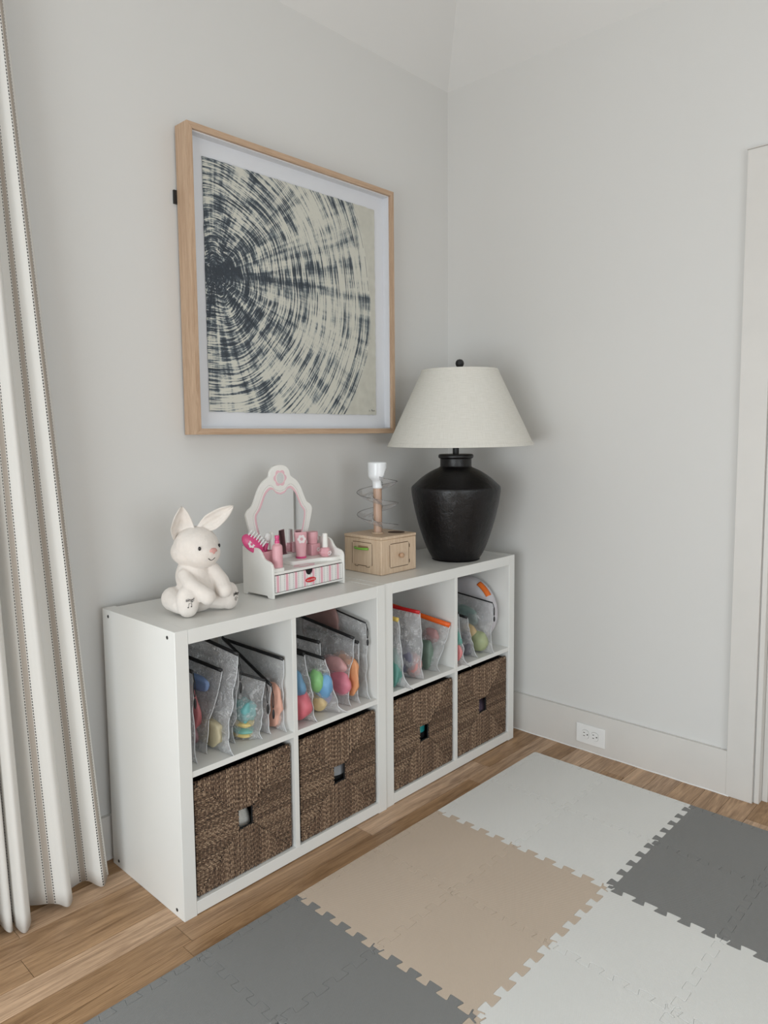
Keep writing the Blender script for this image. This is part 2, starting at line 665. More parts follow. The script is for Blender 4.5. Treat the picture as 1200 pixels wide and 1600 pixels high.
def inset(poly, d):
    n = len(poly)
    ar = sum(poly[i].x*poly[(i+1) % n].y-poly[(i+1) % n].x*poly[i].y for i in range(n))
    sg = 1 if ar > 0 else -1
    out = []
    for i in range(n):
        a, b, c = poly[i-1], poly[i], poly[(i+1) % n]
        t1, t2 = (b-a).normalized(), (c-b).normalized()
        n1, n2 = Vector((-t1.y, t1.x))*sg, Vector((-t2.y, t2.x))*sg
        m = n1+n2
        if m.length < 1e-6:
            out.append(b)
            continue
        m.normalize()
        out.append(b+m*d/max(0.5, m.dot(n1)))
    return out


def foam(poly, name, mat, parent, org, z1=0.010):
    poly = inset(clean(poly), 0.00022)
    o = MB().prism([(mpt(q.x, q.y)[0]-org[0], mpt(q.x, q.y)[1]-org[1]) for q in poly], 0.0, z1, 0, 'z').build(name, mat, parent, bevel=0.0006, seg=1)
    return o


where = {
    (3, -1): 'far corner nearest the right wall and outlet', (2, -1): 'against the cabinets beside the far corner tile',
    (3, -2): 'on the right edge beside the dark grey block', (2, -2): 'inner corner of its block, where four colours meet',
    (1, -1): 'against the cabinets next to the white block', (0, -1): 'against the cabinets next to the grey block',
    (1, -2): 'inner corner of its block, touching both white blocks', (0, -2): 'inner tile beside the near grey block',
    (-1, -1): 'against the cabinets next to the beige block', (-2, -1): 'lower left end of the mat near the curtain side',
    (-1, -2): 'inner tile at the lower edge of the photo beside beige', (-2, -2): 'hidden bottom left tile',
    (3, -3): 'on the right edge near the door casing', (2, -3): 'inner tile beside the near white block',
    (3, -4): 'right edge, farthest toward the lower right', (2, -4): 'right edge of the photo beside the near white block',
    (1, -3): 'inner corner of the near white block, beside the dark grey block', (0, -3): 'left part of the near white block beside beige',
    (1, -4): 'lower right corner of the photo', (0, -4): 'bottom edge of the photo in the near white block',
    (-1, -3): 'barely showing at the bottom edge of the photo'}
for (I, J), c in tiles.items():
    if (I, J) in ((-2, -2), (-2, -3), (-2, -4), (-1, -4)):
        continue
    org = mpt((I+0.5)*TS, (J+0.5)*TS)
    tone = {'grey': 'dark grey', 'beige': 'beige', 'white': 'white'}[c]
    t = empty('foam_mat_tile', (org[0], org[1], 0), tone+' foam floor tile, '+where[(I, J)], 'play mat', group='interlocking foam floor tiles')
    bot = edge_h(I, J)
    top = edge_h(I, J+1)
    lef = edge_v(I, J)
    rig = edge_v(I+1, J)
    poly = bot+rig+top[::-1]+lef[::-1]
    foam(poly, 'tile_body', FO[c], t, org)
    if J == -1:
        strip = top+[Vector((node(I+1, 0).x+(INS if I == 3 else 0), 0)), Vector((node(I, 0).x, 0))]
        if I == 3:   # rounded outer corner
            e = strip[-2]
            arc = [Vector((e.x-0.012+0.012*cos(a*pi/12), e.y-0.012+0.012*sin(a*pi/12))) for a in range(0, 7)]
            strip = top+[Vector((e.x, node(I+1, 0).y))]+arc+[strip[-1]]
        foam(strip, 'edge_strip', FO[c], t, org)
    if I == 3:
        ytop = node(4, J+1).y
        strip = rig+[Vector((4*TS, ytop)), Vector((4*TS, node(4, J).y))]
        foam(strip, 'edge_strip', FO[c], t, org)

# ------------------------------------------------------------------ cabinets
W_, H_, D_, P_ = 0.765, 0.765, 0.39, 0.038
S_ = 0.016
C_ = (H_-2*P_-S_)/2


def cabinet(x, y, label):
    r = empty('cube_shelf_unit', (x, y, 0), label, 'shelf unit', group='white cube shelf units')
    m = M['cabinet']
    for s in (0, 1):
        a = 0 if s == 0 else W_-P_
        sp = MB().box(a, a+P_, 0, D_, 0, H_).build('side_panel', m, r, bevel=0.0012)
        xx = -0.0004 if s == 0 else W_
        for zz in (0.019, H_-0.019):
            for yy in (0.035, D_-0.035):
                pr = [(yy+0.0048*cos(k*pi/8), zz+0.0048*sin(k*pi/8)) for k in range(16)]
                sc = MB().prism(pr, xx-0.0006 if s else xx-0.0004, xx+0.0010, 0, 'x')
                for k in range(6):
                    pass
                sc.prism([(yy+0.002*cos(k*pi/3), zz+0.002*sin(k*pi/3)) for k in range(6)], xx-0.0012 if s == 0 else xx+0.001, xx if s == 0 else xx+0.0014, 1, 'x')
                sc.build('screw_head', [M['screw'], M['black']], sp)
    MB().box(P_+0.0004, W_-P_-0.0004, 0, D_-0.012, H_-P_, H_-0.0006).build('top_panel', m, r, bevel=0.0008)
    MB().box(P_+0.0004, W_-P_-0.0004, 0, D_-0.012, 0.003, P_).build('bottom_panel', m, r, bevel=0.0008)
    c = P_+C_
    MB().box(c, c+S_, 0.001, D_-0.012, P_, H_-P_).build('divider', m, r, bevel=0.0006)
    for a in (P_, c+S_):
        MB().box(a, a+C_, 0.0015, D_-0.012, P_+C_, P_+C_+S_).build('shelf', m, r, bevel=0.0006)
    return r


GX = W_+0.003
cabinet(0, 0, 'white two by two cube shelf nearer the curtain, rabbit and vanity on it')
cabinet(GX, 0.004, 'white two by two cube shelf in the corner, lamp and wooden toy on it')
ZS = P_+C_+S_                            # shelf surface 0.3905
ZT = H_

# ------------------------------------------------------------------ woven baskets
def m_rope():
    t = NT('seagrass')
    at = t.new('ShaderNodeAttribute', attribute_name='tone')
    v = t.coord('Object')
    n = t.noise(v, 90, 3, 0.6)
    f = t.math('ADD', t.math('MULTIPLY', at.outputs['Fac'], 0.6), t.math('MULTIPLY', n, 0.55))
    t.base(t.ramp(f, [(0.22, (0.038, 0.021, 0.013)), (0.55, (0.150, 0.090, 0.055)), (0.92, (0.46, 0.33, 0.22))]))
    t.set(Roughness=0.75)
    t.bump(t.noise(v, 700, 2), 0.3, 0.0006)
    return t.m


M['rope'] = m_rope()
BW, BB0, BB1 = 0.327, 0.0395, 0.354       # basket width and bottom / top heights


def basket_mesh():
    rr = random.Random(3)
    vs, fs, tone = [], [], []
    hx, hz = 0.0235, 0.0275
    W2 = BW/2
    H2 = (BB1-BB0)/2
    pitch = 0.0050
    NS = 4

    def strand(p0, p1, nrm, r):
        L = (Vector(p1)-Vector(p0)).length
        if L < 0.004:
            return
        m = max(2, int(L/0.0042))
        t = (Vector(p1)-Vector(p0)).normalized()
        nrm = Vector(nrm)
        sd = t.cross(nrm)
        ph = rr.uniform(0, 6)
        tn = rr.uniform(0.0, 1.0)
        k0 = len(vs)
        wob = rr.uniform(-0.0005, 0.0005)
        off = rr.uniform(-0.0006, 0.0008)
        for i in range(m+1):
            p = Vector(p0).lerp(Vector(p1), i/m)
            a = ph+i*0.0042/0.013*2*pi
            p = p+nrm*(off+0.0007*sin(a))+sd*(wob+0.0006*cos(a*0.5+ph))
            rad = r*(1+0.16*sin(a*1.0+1.3))
            if i in (0, m):
                rad *= 0.6
            for q in range(NS+1):
                an = -0.15+(pi+0.3)*q/NS
                vs.append(tuple(p+sd*cos(an)*rad+nrm*sin(an)*rad*0.95))
        for i in range(m):
            for q in range(NS):
                a = k0+i*(NS+1)+q
                fs.append((a, a+1, a+NS+2, a+NS+1))
                tone.append(max(0, min(1, 0.06+tn*0.36+0.24*sin(i*2.03+ph)+rr.uniform(0, 0.42))))

    def face(org, ux, uz, nrm, A, B, hole):
        """fan of strands: vertical above/below, horizontal left/right, meeting on the diagonals"""
        def P(a, b, d=0.0):
            return tuple(Vector(org)+Vector(ux)*a+Vector(uz)*b+Vector(nrm)*d)
        n = int(2*A/pitch)
        for i in range(n):
            a = -A+(i+0.5)*2*A/n
            lim = max(abs(a)/A*B, hz if abs(a) < hx and hole else 0.002)
            j = rr.uniform(-0.003, 0.003)
            strand(P(a, lim+j*0.5), P(a, B-0.0005), nrm, 0.00235)
            strand(P(a, -lim-j*0.5), P(a, -B+0.0005), nrm, 0.00235)
        n = int(2*B/pitch)
        for i in range(n):
            b = -B+(i+0.5)*2*B/n
            lim = max(abs(b)/B*A, hx if abs(b) < hz and hole else 0.002)
            j = rr.uniform(-0.003, 0.003)
            strand(P(lim+j*0.5, b), P(A-0.0005, b), nrm, 0.00235)
            strand(P(-lim-j*0.5, b), P(-A+0.0005, b), nrm, 0.00235)
    zc = (BB0+BB1)/2
    face((0, 0.003, zc), (1, 0, 0), (0, 0, 1), (0, -1, 0), W2-0.003, H2, True)
    # corner roll strands
    for sx in (-1, 1):
        for i in range(int(2*H2/pitch)):
            b = BB0+0.002+i*pitch
            strand((sx*(W2-0.003), 0.003, b), (sx*(W2-0.003), 0.36, b), (sx, 0, 0), 0.0023)
    # rolled rim on top of the front
    for i in range(int(BW/pitch)):
        a = -W2+0.003+i*pitch
        strand((a, 0.003, BB1-0.002), (a, 0.011, BB1-0.002), (0, 0, 1), 0.0022)
    me = bpy.data.meshes.new('woven_body')
    me.from_pydata(vs, [], fs)
    me.materials.append(M['rope'])
    me.polygons.foreach_set('use_smooth', [True]*len(fs))
    at = me.attributes.new('tone', 'FLOAT', 'FACE')
    at.data.foreach_set('value', tone)
    return me


def liner_mesh():
    b = MB()
    W2 = BW/2-0.0055
    hx, hz = 0.022, 0.026
    zc = (BB0+BB1)/2
    z0, z1 = BB0+0.002, BB1-0.004
    yf, yb, t = 0.0045, 0.36, 0.004
    # front board with hand hole
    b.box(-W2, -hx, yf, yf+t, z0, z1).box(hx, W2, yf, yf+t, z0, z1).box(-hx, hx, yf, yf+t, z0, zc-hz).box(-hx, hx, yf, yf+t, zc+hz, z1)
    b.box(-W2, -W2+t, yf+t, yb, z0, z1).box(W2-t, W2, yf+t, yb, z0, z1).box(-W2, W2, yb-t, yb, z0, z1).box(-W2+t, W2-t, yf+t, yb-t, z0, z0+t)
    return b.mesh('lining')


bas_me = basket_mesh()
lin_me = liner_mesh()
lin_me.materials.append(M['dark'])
cellx = [P_+C_/2, P_+C_+S_+C_/2, GX+P_+C_/2, GX+P_+C_+S_+C_/2]
blab = ['brown woven seagrass basket nearest the curtain, cream knit showing through its hand hole',
        'brown woven seagrass basket, second from the curtain, pale grey lid in its hand hole',
        'brown woven seagrass basket, third from the curtain, teal toy behind its hand hole',
        'brown woven seagrass basket nearest the right wall, mauve cloth in its hand hole']
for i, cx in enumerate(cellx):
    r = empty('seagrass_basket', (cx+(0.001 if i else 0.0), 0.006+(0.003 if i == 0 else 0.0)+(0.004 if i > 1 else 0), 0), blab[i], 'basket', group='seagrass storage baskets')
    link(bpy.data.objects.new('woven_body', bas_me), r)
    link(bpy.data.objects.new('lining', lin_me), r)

# things glimpsed in the baskets
def single(mb, name, mat, label, cat, group=None, **kw):
    return tag(mb.build(name, mat, **kw), label, cat, group)


ZB = BB0+0.0065
knit = plain('cream_knit', (0.88, 0.85, 0.78), 0.9, 0.1, 300, 0.8, 500)
greyc = plain('grey_lid', (0.42, 0.43, 0.45), 0.5, 0.1, 60)
teal = plain('teal_plastic', (0.03, 0.36, 0.36), 0.4)
mauve = plain('mauve_cloth', (0.17, 0.12, 0.17), 0.8, 0.2, 60)
kt = single(MB().ell((0, 0, 0.085), (0.040, 0.040, 0.092), Matrix.Rotation(radians(-14), 3, 'Y'), wob=0.1, seed=4), 'knitted_toy', knit, 'cream knitted toy seen through the hand hole of the basket nearest the curtain', 'toy', smooth=True)
kt.location = (0.226, 0.080, ZB+0.016)
tubo = empty('round_tub', (0.585, 0.085, ZB), 'dark round tub with pale grey lid behind the hand hole of the second basket', 'tub')
MB().lathe([(0.001, 0.0), (0.05, 0.0), (0.053, 0.01), (0.053, 0.132), (0.001, 0.132)], 40).build('tub', M['dark'], tubo, smooth=True, angle=40)
MB().lathe([(0.001, 0.1322), (0.055, 0.1322), (0.055, 0.160), (0.05, 0.165), (0.001, 0.166)], 40).build('lid', greyc, tubo, smooth=True, angle=40)
cupo = empty('beaker_toy', (0.990, 0.085, ZB), 'dark cup toy with teal top behind the hand hole of the third basket', 'toy')
MB().lathe([(0.001, 0.0), (0.045, 0.0), (0.048, 0.01), (0.048, 0.140), (0.001, 0.140)], 40).build('cup', M['dark'], cupo, smooth=True, angle=40)
MB().lathe([(0.001, 0.1402), (0.049, 0.1402), (0.049, 0.168), (0.044, 0.176), (0.001, 0.18)], 40).build('lid', teal, cupo, smooth=True, angle=40)
fc = single(MB().ell((0, 0, 0.080), (0.060, 0.050, 0.080), wob=0.15, seed=2), 'folded_cloth', mauve, 'mauve cloth bundle behind the hand hole of the basket nearest the right wall', 'cloth', smooth=True)
fc.location = (1.365, 0.075, ZB)

# ------------------------------------------------------------------ framed print
FX0, FX1, FZ0, FZ1 = 0.303, 1.207, 1.256, 2.182
FY0, FY1 = 0.352, 0.417
fr = empty('framed_print', ((FX0+FX1)/2, FY1, FZ0), 'large oak framed abstract print of dark blue concentric brush arcs hung on the wall', 'picture')
ox, oy, oz = (FX0+FX1)/2, FY1, FZ0
fw = 0.0185


def bx(a, b, c, d, e, f):
    return MB().box(a-ox, b-ox, c-oy, d-oy, e-oz, f-oz)


def miter(poly, y0, y1):
    return MB().prism([(a-ox, b-oz) for a, b in poly], y0-oy, y1-oy, 0, 'y')


miter([(FX0, FZ0), (FX0+fw, FZ0+fw), (FX0+fw, FZ1-fw), (FX0, FZ1)], FY0, FY1).build('frame_upright', M['oak_frame_v'], fr, bevel=0.0006)
miter([(FX1, FZ0), (FX1, FZ1), (FX1-fw, FZ1-fw), (FX1-fw, FZ0+fw)], FY0, FY1).build('frame_upright', M['oak_frame_v'], fr, bevel=0.0006)
miter([(FX0, FZ1), (FX0+fw, FZ1-fw), (FX1-fw, FZ1-fw), (FX1, FZ1)], FY0, FY1).build('frame_rail', M['oak_frame_h'], fr, bevel=0.0006)
miter([(FX0, FZ0), (FX1, FZ0), (FX1-fw, FZ0+fw), (FX0+fw, FZ0+fw)], FY0, FY1).build('frame_rail', M['oak_frame_h'], fr, bevel=0.0006)
matb = plain('mat_board', (0.70, 0.71, 0.74), 0.8, 0.01, 20)
YM = 0.3900
bx(FX0+fw, FX1-fw, YM, YM+0.004, FZ0+fw, FZ1-fw).build('mat_board', matb, fr)
sp = bx(FX0+fw, FX0+fw+0.004, FY0+0.010, YM, FZ0+fw, FZ1-fw)
b2 = bx(FX1-fw-0.004, FX1-fw, FY0+0.010, YM, FZ0+fw, FZ1-fw)
b3 = bx(FX0+fw+0.004, FX1-fw-0.004, FY0+0.010, YM, FZ1-fw-0.004, FZ1-fw)
b4 = bx(FX0+fw+0.004, FX1-fw-0.004, FY0+0.010, YM, FZ0+fw, FZ0+fw+0.004)
for b in (b2, b3, b4):
    sp.add(b.v, b.f)
sp.build('spacer', matb, fr)


def m_print():
    t = NT('brush_print')
    tc = t.new('ShaderNodeTexCoord')
    sp = t.new('ShaderNodeSeparateXYZ')
    t.link(tc.outputs['Object'], sp.inputs[0])
    cx, cz = PCX, PCZ
    dx = t.math('SUBTRACT', sp.outputs[0], cx)
    dz = t.math('SUBTRACT', sp.outputs[2], cz)
    # wobble of the brush path
    big = t.noise(tc.outputs['Object'], 2.2, 2)
    r = t.math('SQRT', t.math('ADD', t.math('MULTIPLY', dx, dx), t.math('MULTIPLY', dz, dz)))
    r = t.math('ADD', r, t.math('MULTIPLY', t.math('SUBTRACT', big, 0.5), 0.05))
    r = t.math('ADD', r, t.math('MULTIPLY', t.math('SINE', t.math('MULTIPLY', t.math('ARCTAN2', dz, dx), 7)), 0.004))
    th = t.math('ARCTAN2', dz, dx)

    def pol(a, b, seed):
        c = t.new('ShaderNodeCombineXYZ')
        t.link(t.math('MULTIPLY', r, a), c.inputs[0])
        t.link(t.math('MULTIPLY', th, b), c.inputs[1])
        c.inputs[2].default_value = seed
        return c.outputs[0]
    fine = t.noise(pol(170, 2.6, 0), 1, 3, 0.6)         # bristle lines
    mid = t.noise(pol(42, 2.2, 5), 1, 3, 0.6)
    patch = t.noise(pol(7, 3.0, 9), 1, 4, 0.6)            # lighter and darker loads of ink
    spoke = t.noise(pol(3.0, 13, 3), 1, 3, 0.65, 0.3)     # dragged stops across the arcs
    grain = t.noise(tc.outputs['Object'], 420, 2)
    s = t.math('ADD', t.math('MULTIPLY', fine, 1.75), t.math('MULTIPLY', mid, 0.80))
    s = t.math('ADD', s, t.math('MULTIPLY', patch, 0.85))
    s = t.math('ADD', s, t.math('MULTIPLY', spoke, 0.75))
    s = t.math('ADD', s, t.math('MULTIPLY', grain, 0.25))
    # the centre is inked solid, the rim is paler; a dark drag line runs to the right of the centre
    s = t.math('ADD', s, t.math('MULTIPLY', t.math('SUBTRACT', 1.0, t.math('DIVIDE', r, 0.09), clamp=True), 0.22))
    s = t.math('ADD', s, t.math('MULTIPLY', t.math('SUBTRACT', 1.0, t.math('DIVIDE', r, 0.45), clamp=True), 0.30))
    ln = t.math('SUBTRACT', 1.0, t.math('DIVIDE', t.math('ABSOLUTE', t.math('SUBTRACT', t.math('ADD', dz, t.math('MULTIPLY', big, 0.09)), 0.066)), 0.024), clamp=True)
    s = t.math('ADD', s, t.math('MULTIPLY', t.math('MULTIPLY', ln, 0.24), t.math('GREATER_THAN', dx, 0)))
    s = t.math('SUBTRACT', s, 2.16)
    ink = t.ramp(s, [(0.0, (0.60, 0.59, 0.52)), (0.04, (0.58, 0.57, 0.50)), (0.14, (0.30, 0.33, 0.33)), (0.25, (0.06, 0.08, 0.10)), (0.45, (0.020, 0.029, 0.042))])
    # outer limit of the arcs
    out = t.math('GREATER_THAN', r, t.math('ADD', PR, t.math('MULTIPLY', t.noise(pol(2, 20, 1), 1, 3), 0.012)))
    rim = t.math('MULTIPLY', t.math('LESS_THAN', t.math('ABSOLUTE', t.math('SUBTRACT', r, PR)), 0.0016), t.math('GREATER_THAN', spoke, 0.47))
    paper = t.ramp(t.noise(tc.outputs['Object'], 30, 4), [(0.3, (0.50, 0.49, 0.43)), (0.7, (0.58, 0.57, 0.50))])
    c = t.mix(out, ink, paper)
    c = t.mix(t.math('MULTIPLY', rim, 0.6), c, (0.10, 0.11, 0.12))
    t.base(c)
    t.set(Roughness=0.85)
    return t.m


PX0, PX1, PZ0, PZ1 = 0.375, 1.132, 1.328, 2.106
PCX, PCZ, PR = 0.404-ox, 1.754-oz, 0.70
# deckle-edged paper sheet floated on the mat board
pm = MB()
nn = 60
out = []
rd = random.Random(5)


def dk():
    return rd.uniform(-0.0012, 0.0012)


for i in range(nn):
    out.append((lerp(PX0, PX1, i/nn), PZ0+dk()))
for i in range(nn):
    out.append((PX1+dk(), lerp(PZ0, PZ1, i/nn)))
for i in range(nn):
    out.append((lerp(PX1, PX0, i/nn), PZ1+dk()))
for i in range(nn):
    out.append((PX0+dk(), lerp(PZ1, PZ0, i/nn)))
po = miter(out, YM-0.0045, YM-0.002).build('print_sheet', m_print(), fr)
# signature mark at the lower right
text_obj('signature', 'n. Mars', 0.011, M['black'], po, frame_mat((1.108-ox, YM-0.0046-oy, 1.3445-oz), (1, 0, 0), (0, 0, 1)), 0.0001, 0.3)
glz = NT('picture_glass')
gg = glz.new('ShaderNodeBsdfGlossy')
gg.inputs['Roughness'].default_value = 0.03
tt = glz.new('ShaderNodeBsdfTransparent')
mm = glz.new('ShaderNodeMixShader')
glz.link(thin(glz, 0.03, 0.6, 5), mm.inputs[0])
glz.link(tt.outputs[0], mm.inputs[1])
glz.link(gg.outputs[0], mm.inputs[2])
glz.link(mm.outputs[0], glz.out.inputs[0])
bx(FX0+fw-0.001, FX1-fw+0.001, FY0+0.006, FY0+0.008, FZ0+fw-0.001, FZ1-fw+0.001).build('glass_pane', glz.m, fr)
bx(FX0-0.010, FX0+0.012, 0.4175, 0.4245, 1.955, 1.995).build('wall_hook', M['black'], fr)

# ------------------------------------------------------------------ curtain
def m_curtain():
    t = NT('striped_linen')
    tc = t.new('ShaderNodeTexCoord')
    sp = t.new('ShaderNodeSeparateXYZ')
    t.link(tc.outputs['UV'], sp.inputs[0])
    u, v = sp.outputs[0], sp.outputs[1]
    cream, tan, ink = (0.78, 0.765, 0.73), (0.47, 0.415, 0.36), (0.06, 0.055, 0.05)
    col = None
    body, dash = None, None
    for c in STRIPES:
        d = t.math('ABSOLUTE', t.math('SUBTRACT', u, c))
        b = t.math('LESS_THAN', d, 0.0078)
        e = t.math('LESS_THAN', t.math('ABSOLUTE', t.math('SUBTRACT', d, 0.0102)), 0.0013)
        body = b if body is None else t.math('MAXIMUM', body, b)
        dash = e if dash is None else t.math('MAXIMUM', dash, e)
    on = t.math('GREATER_THAN', t.math('FRACT', t.math('MULTIPLY', v, 1/0.0080)), 0.35)
    weave = t.noise(t.coord('UV', (160, 1400, 1)), 1, 3)
    cr = t.mix(weave, tuple(c*0.93 for c in cream), cream)
    tn = t.mix(weave, tuple(c*0.9 for c in tan), tan)
    c1 = t.mix(body, cr, tn)
    c2 = t.mix(t.math('MULTIPLY', dash, on), c1, ink)
    t.base(c2)
    t.set(Roughness=0.9)
    t.bump(weave, 0.25, 0.0006)
    # thin cloth lets some light through
    ts = t.new('ShaderNodeBsdfTranslucent')
    t.link(c2, ts.inputs[0])
    mx = t.new('ShaderNodeMixShader')
    mx.inputs[0].default_value = 0.12
    t.link(t.b.outputs[0], mx.inputs[1])
    t.link(ts.outputs[0], mx.inputs[2])
    t.link(mx.outputs[0], t.out.inputs[0])
    return t.m


hem = [(-0.050, 0.320), (-0.0557, 0.3116), (-0.066, 0.298), (-0.0735, 0.2915), (-0.082, 0.293), (-0.0911, 0.307), (-0.1003, 0.331), (-0.113, 0.349), (-0.131, 0.357), (-0.149, 0.356), (-0.157, 0.340),
       (-0.158, 0.314), (-0.165, 0.290), (-0.1752, 0.278), (-0.1855, 0.2775), (-0.1971, 0.289), (-0.215, 0.301), (-0.2328, 0.3205), (-0.2437, 0.345), (-0.253, 0.360), (-0.263, 0.350), (-0.267, 0.315),
       (-0.276, 0.281), (-0.2905, 0.264), (-0.300, 0.267), (-0.306, 0.286), (-0.310, 0.312), (-0.3145, 0.304), (-0.3185, 0.286), (-0.326, 0.284), (-0.333, 0.292), (-0.337, 0.315), (-0.345, 0.335),
       (-0.356, 0.310), (-0.366, 0.285), (-0.380, 0.270), (-0.396, 0.277), (-0.410, 0.310), (-0.425, 0.345), (-0.440, 0.320), (-0.452, 0.280), (-0.470, 0.262), (-0.488, 0.280), (-0.504, 0.330), (-0.520, 0.350), (-0.536, 0.30), (-0.555, 0.27), (-0.575, 0.29)]


def catmull(P, k):
    out = []
    n = len(P)
    for i in range(n-1):
        p0, p1, p2, p3 = P[max(i-1, 0)], P[i], P[i+1], P[min(i+2, n-1)]
        for j in range(k):
            t = j/k
            out.append(tuple(0.5*((2*b)+(-a+c)*t+(2*a-5*b+4*c-d)*t*t+(-a+3*b-3*c+d)*t*t*t) for a, b, c, d in zip(p0, p1, p2, p3)))
    out.append(tuple(P[-1]))
    return out


hp = catmull(hem, 6)
arc = [0.0]
for a, b in zip(hp, hp[1:]):
    arc.append(arc[-1]+math.dist(a, b))


def arc_at(x):
    best = min(range(len(hp)), key=lambda i: abs(hp[i][0]-x))
    return arc[best]


STRIPES = [arc_at(-0.0690), arc_at(-0.109), arc_at(-0.2165), arc_at(-0.3115), arc_at(-0.376), arc_at(-0.445), arc_at(-0.53)]
NZ = 60
cv, cf, cuv = [], [], []
zt = 2.52
for j in range(NZ+1):
    tz = j/NZ
    for i, (x, y) in enumerate(hp):
        fx = (i/(len(hp)-1))
        e = tz**0.92
        # gathered at the top, flaring at the hem
        xt = -0.215+(x+0.055)*0.62
        yt = 0.335+(y-0.31)*0.55
        xx = lerp(x, xt, e)+0.006*sin(3.1*tz+i*0.05)*tz*(1-tz)*4*0.6
        yy = lerp(y, yt, min(1, tz*1.1))
        zb = 0.012+0.006*sin(i*0.21)+0.004*sin(i*0.07+1)
        cv.append((xx, yy, lerp(zb, zt, tz)))
        cuv.append((arc[i], tz*2.5))
n_ = len(hp)
for j in range(NZ):
    for i in range(n_-1):
        cf.append((j*n_+i, j*n_+i+1, (j+1)*n_+i+1, (j+1)*n_+i))
cme = bpy.data.meshes.new('curtain')
cme.from_pydata(cv, [], cf)
uvl = cme.uv_layers.new(name='UVMap')
for l in cme.loops:
    uvl.data[l.index].uv = cuv[l.vertex_index]
cme.materials.append(m_curtain())
cme.polygons.foreach_set('use_smooth', [True]*len(cf))
cu = link(bpy.data.objects.new('curtain', cme))
so = cu.modifiers.new('solid', 'SOLIDIFY')
so.thickness = 0.0014
tag(cu, 'cream linen curtain with tan dashed stripes hanging in folds at the left edge', 'curtain')

# ------------------------------------------------------------------ table lamp
lx, ly = 1.306, 0.127
lamp = empty('table_lamp', (lx, ly, ZT), 'black textured urn table lamp with cream cone shade on the corner shelf unit', 'lamp')
mb_ = NT('black_clay')
v = mb_.coord('Object')
mb_.base((0.0035, 0.0028, 0.0034))
mb_.set(Roughness=0.34)
mb_.b.inputs['Specular IOR Level'].default_value = 0.42
h = mb_.math('ADD', mb_.noise(v, 38, 5, 0.7, 0.8), mb_.math('MULTIPLY', mb_.noise(v, 9, 3), 0.8))
mb_.bump(h, 0.55, 0.004)
base_prof = [(0.001, 0), (0.086, 0), (0.090, 0.003), (0.094, 0.008), (0.106, 0.028), (0.121, 0.062), (0.136, 0.105), (0.148, 0.145), (0.158, 0.185), (0.166, 0.222), (0.171, 0.252), (0.1730, 0.270),
             (0.1725, 0.280), (0.1690, 0.286), (0.156, 0.298), (0.136, 0.316), (0.114, 0.332), (0.090, 0.346), (0.068, 0.356), (0.062, 0.360), (0.0605, 0.364), (0.0605, 0.388),
             (0.061, 0.391), (0.066, 0.394), (0.0675, 0.398), (0.0675, 0.404), (0.064, 0.408), (0.055, 0.409), (0.030, 0.407), (0.001, 0.406)]
bp = catmull(base_prof, 3)
MB().lathe(bp, 96).build('urn_base', mb_.m, lamp, smooth=True, angle=50)
MB().lathe([(0.012, 0.405), (0.012, 0.70), (0.006, 0.712), (0.001, 0.713)], 24).build('stem', M['black'], lamp, smooth=True, angle=40)
ls = NT('shade_linen')
v1 = ls.coord('Object', (1, 1, 1))
sx_ = ls.new('ShaderNodeSeparateXYZ')
ls.link(v1, sx_.inputs[0])
thn = ls.math('ARCTAN2', sx_.outputs[1], sx_.outputs[0])
cb = ls.new('ShaderNodeCombineXYZ')
ls.link(ls.math('MULTIPLY', thn, 6), cb.inputs[0])
ls.link(ls.math('MULTIPLY', sx_.outputs[2], 420), cb.inputs[1])
cb2 = ls.new('ShaderNodeCombineXYZ')
ls.link(ls.math('MULTIPLY', thn, 90), cb2.inputs[0])
ls.link(ls.math('MULTIPLY', sx_.outputs[2], 30), cb2.inputs[1])
wv = ls.math('ADD', ls.math('MULTIPLY', ls.noise(cb.outputs[0], 1, 3), 0.6), ls.math('MULTIPLY', ls.noise(cb2.outputs[0], 1, 3), 0.4))
cc = ls.ramp(wv, [(0.3, (0.67, 0.65, 0.59)), (0.65, (0.77, 0.75, 0.695))])
ls.base(cc)
ls.set(Roughness=0.9)
ls.bump(wv, 0.15, 0.0006)
tl = ls.new('ShaderNodeBsdfTranslucent')
ls.link(cc, tl.inputs[0])
mxs = ls.new('ShaderNodeMixShader')
mxs.inputs[0].default_value = 0.12
ls.link(ls.b.outputs[0], mxs.inputs[1])
ls.link(tl.outputs[0], mxs.inputs[2])
ls.link(mxs.outputs[0], ls.out.inputs[0])
SB, ST, RB, RT = 0.442, 0.730, 0.279, 0.143
prof = [(RB, SB), (RB+0.0012, SB+0.001)]
sh = MB()
N = 96
rings = [(RB-0.0015, SB), (RB+0.001, SB+0.0005), (RB+0.001-0.0065*(RB-RT)/(ST-SB)*2, SB+0.013), (RB-0.0135*(RB-RT)/(ST-SB), SB+0.0135),
         (RT+0.010*(RB-RT)/(ST-SB), ST-0.010), (RT+0.0095*(RB-RT)/(ST-SB)+0.001, ST-0.0095), (RT+0.001, ST-0.0005), (RT-0.0015, ST), (RT-0.002, ST-0.002), (RB-0.003, SB+0.002)]
rings.append(rings[0])
sh.lathe(rings, N, cap=False)
so_ = sh.build('lamp_shade', ls.m, lamp, smooth=True, angle=40)
so_.location = (0.007, -0.016, 0)
so_.rotation_euler = (radians(0.4), radians(-0.8), 0)
sp_ = MB()
for k in range(3):
    a = 2*pi*k/3+0.4
    sp_.tube([(0.01*cos(a), 0.01*sin(a), ST-0.020), ((RT-0.002)*cos(a), (RT-0.002)*sin(a), ST-0.006)], 0.0016, 6)
sp_.lathe([(0.004, ST-0.024), (0.014, ST-0.024), (0.014, ST-0.020), (0.004, ST-0.020)], 20)
spo = sp_.build('shade_spider', M['black'], lamp, smooth=True)
spo.location = so_.location
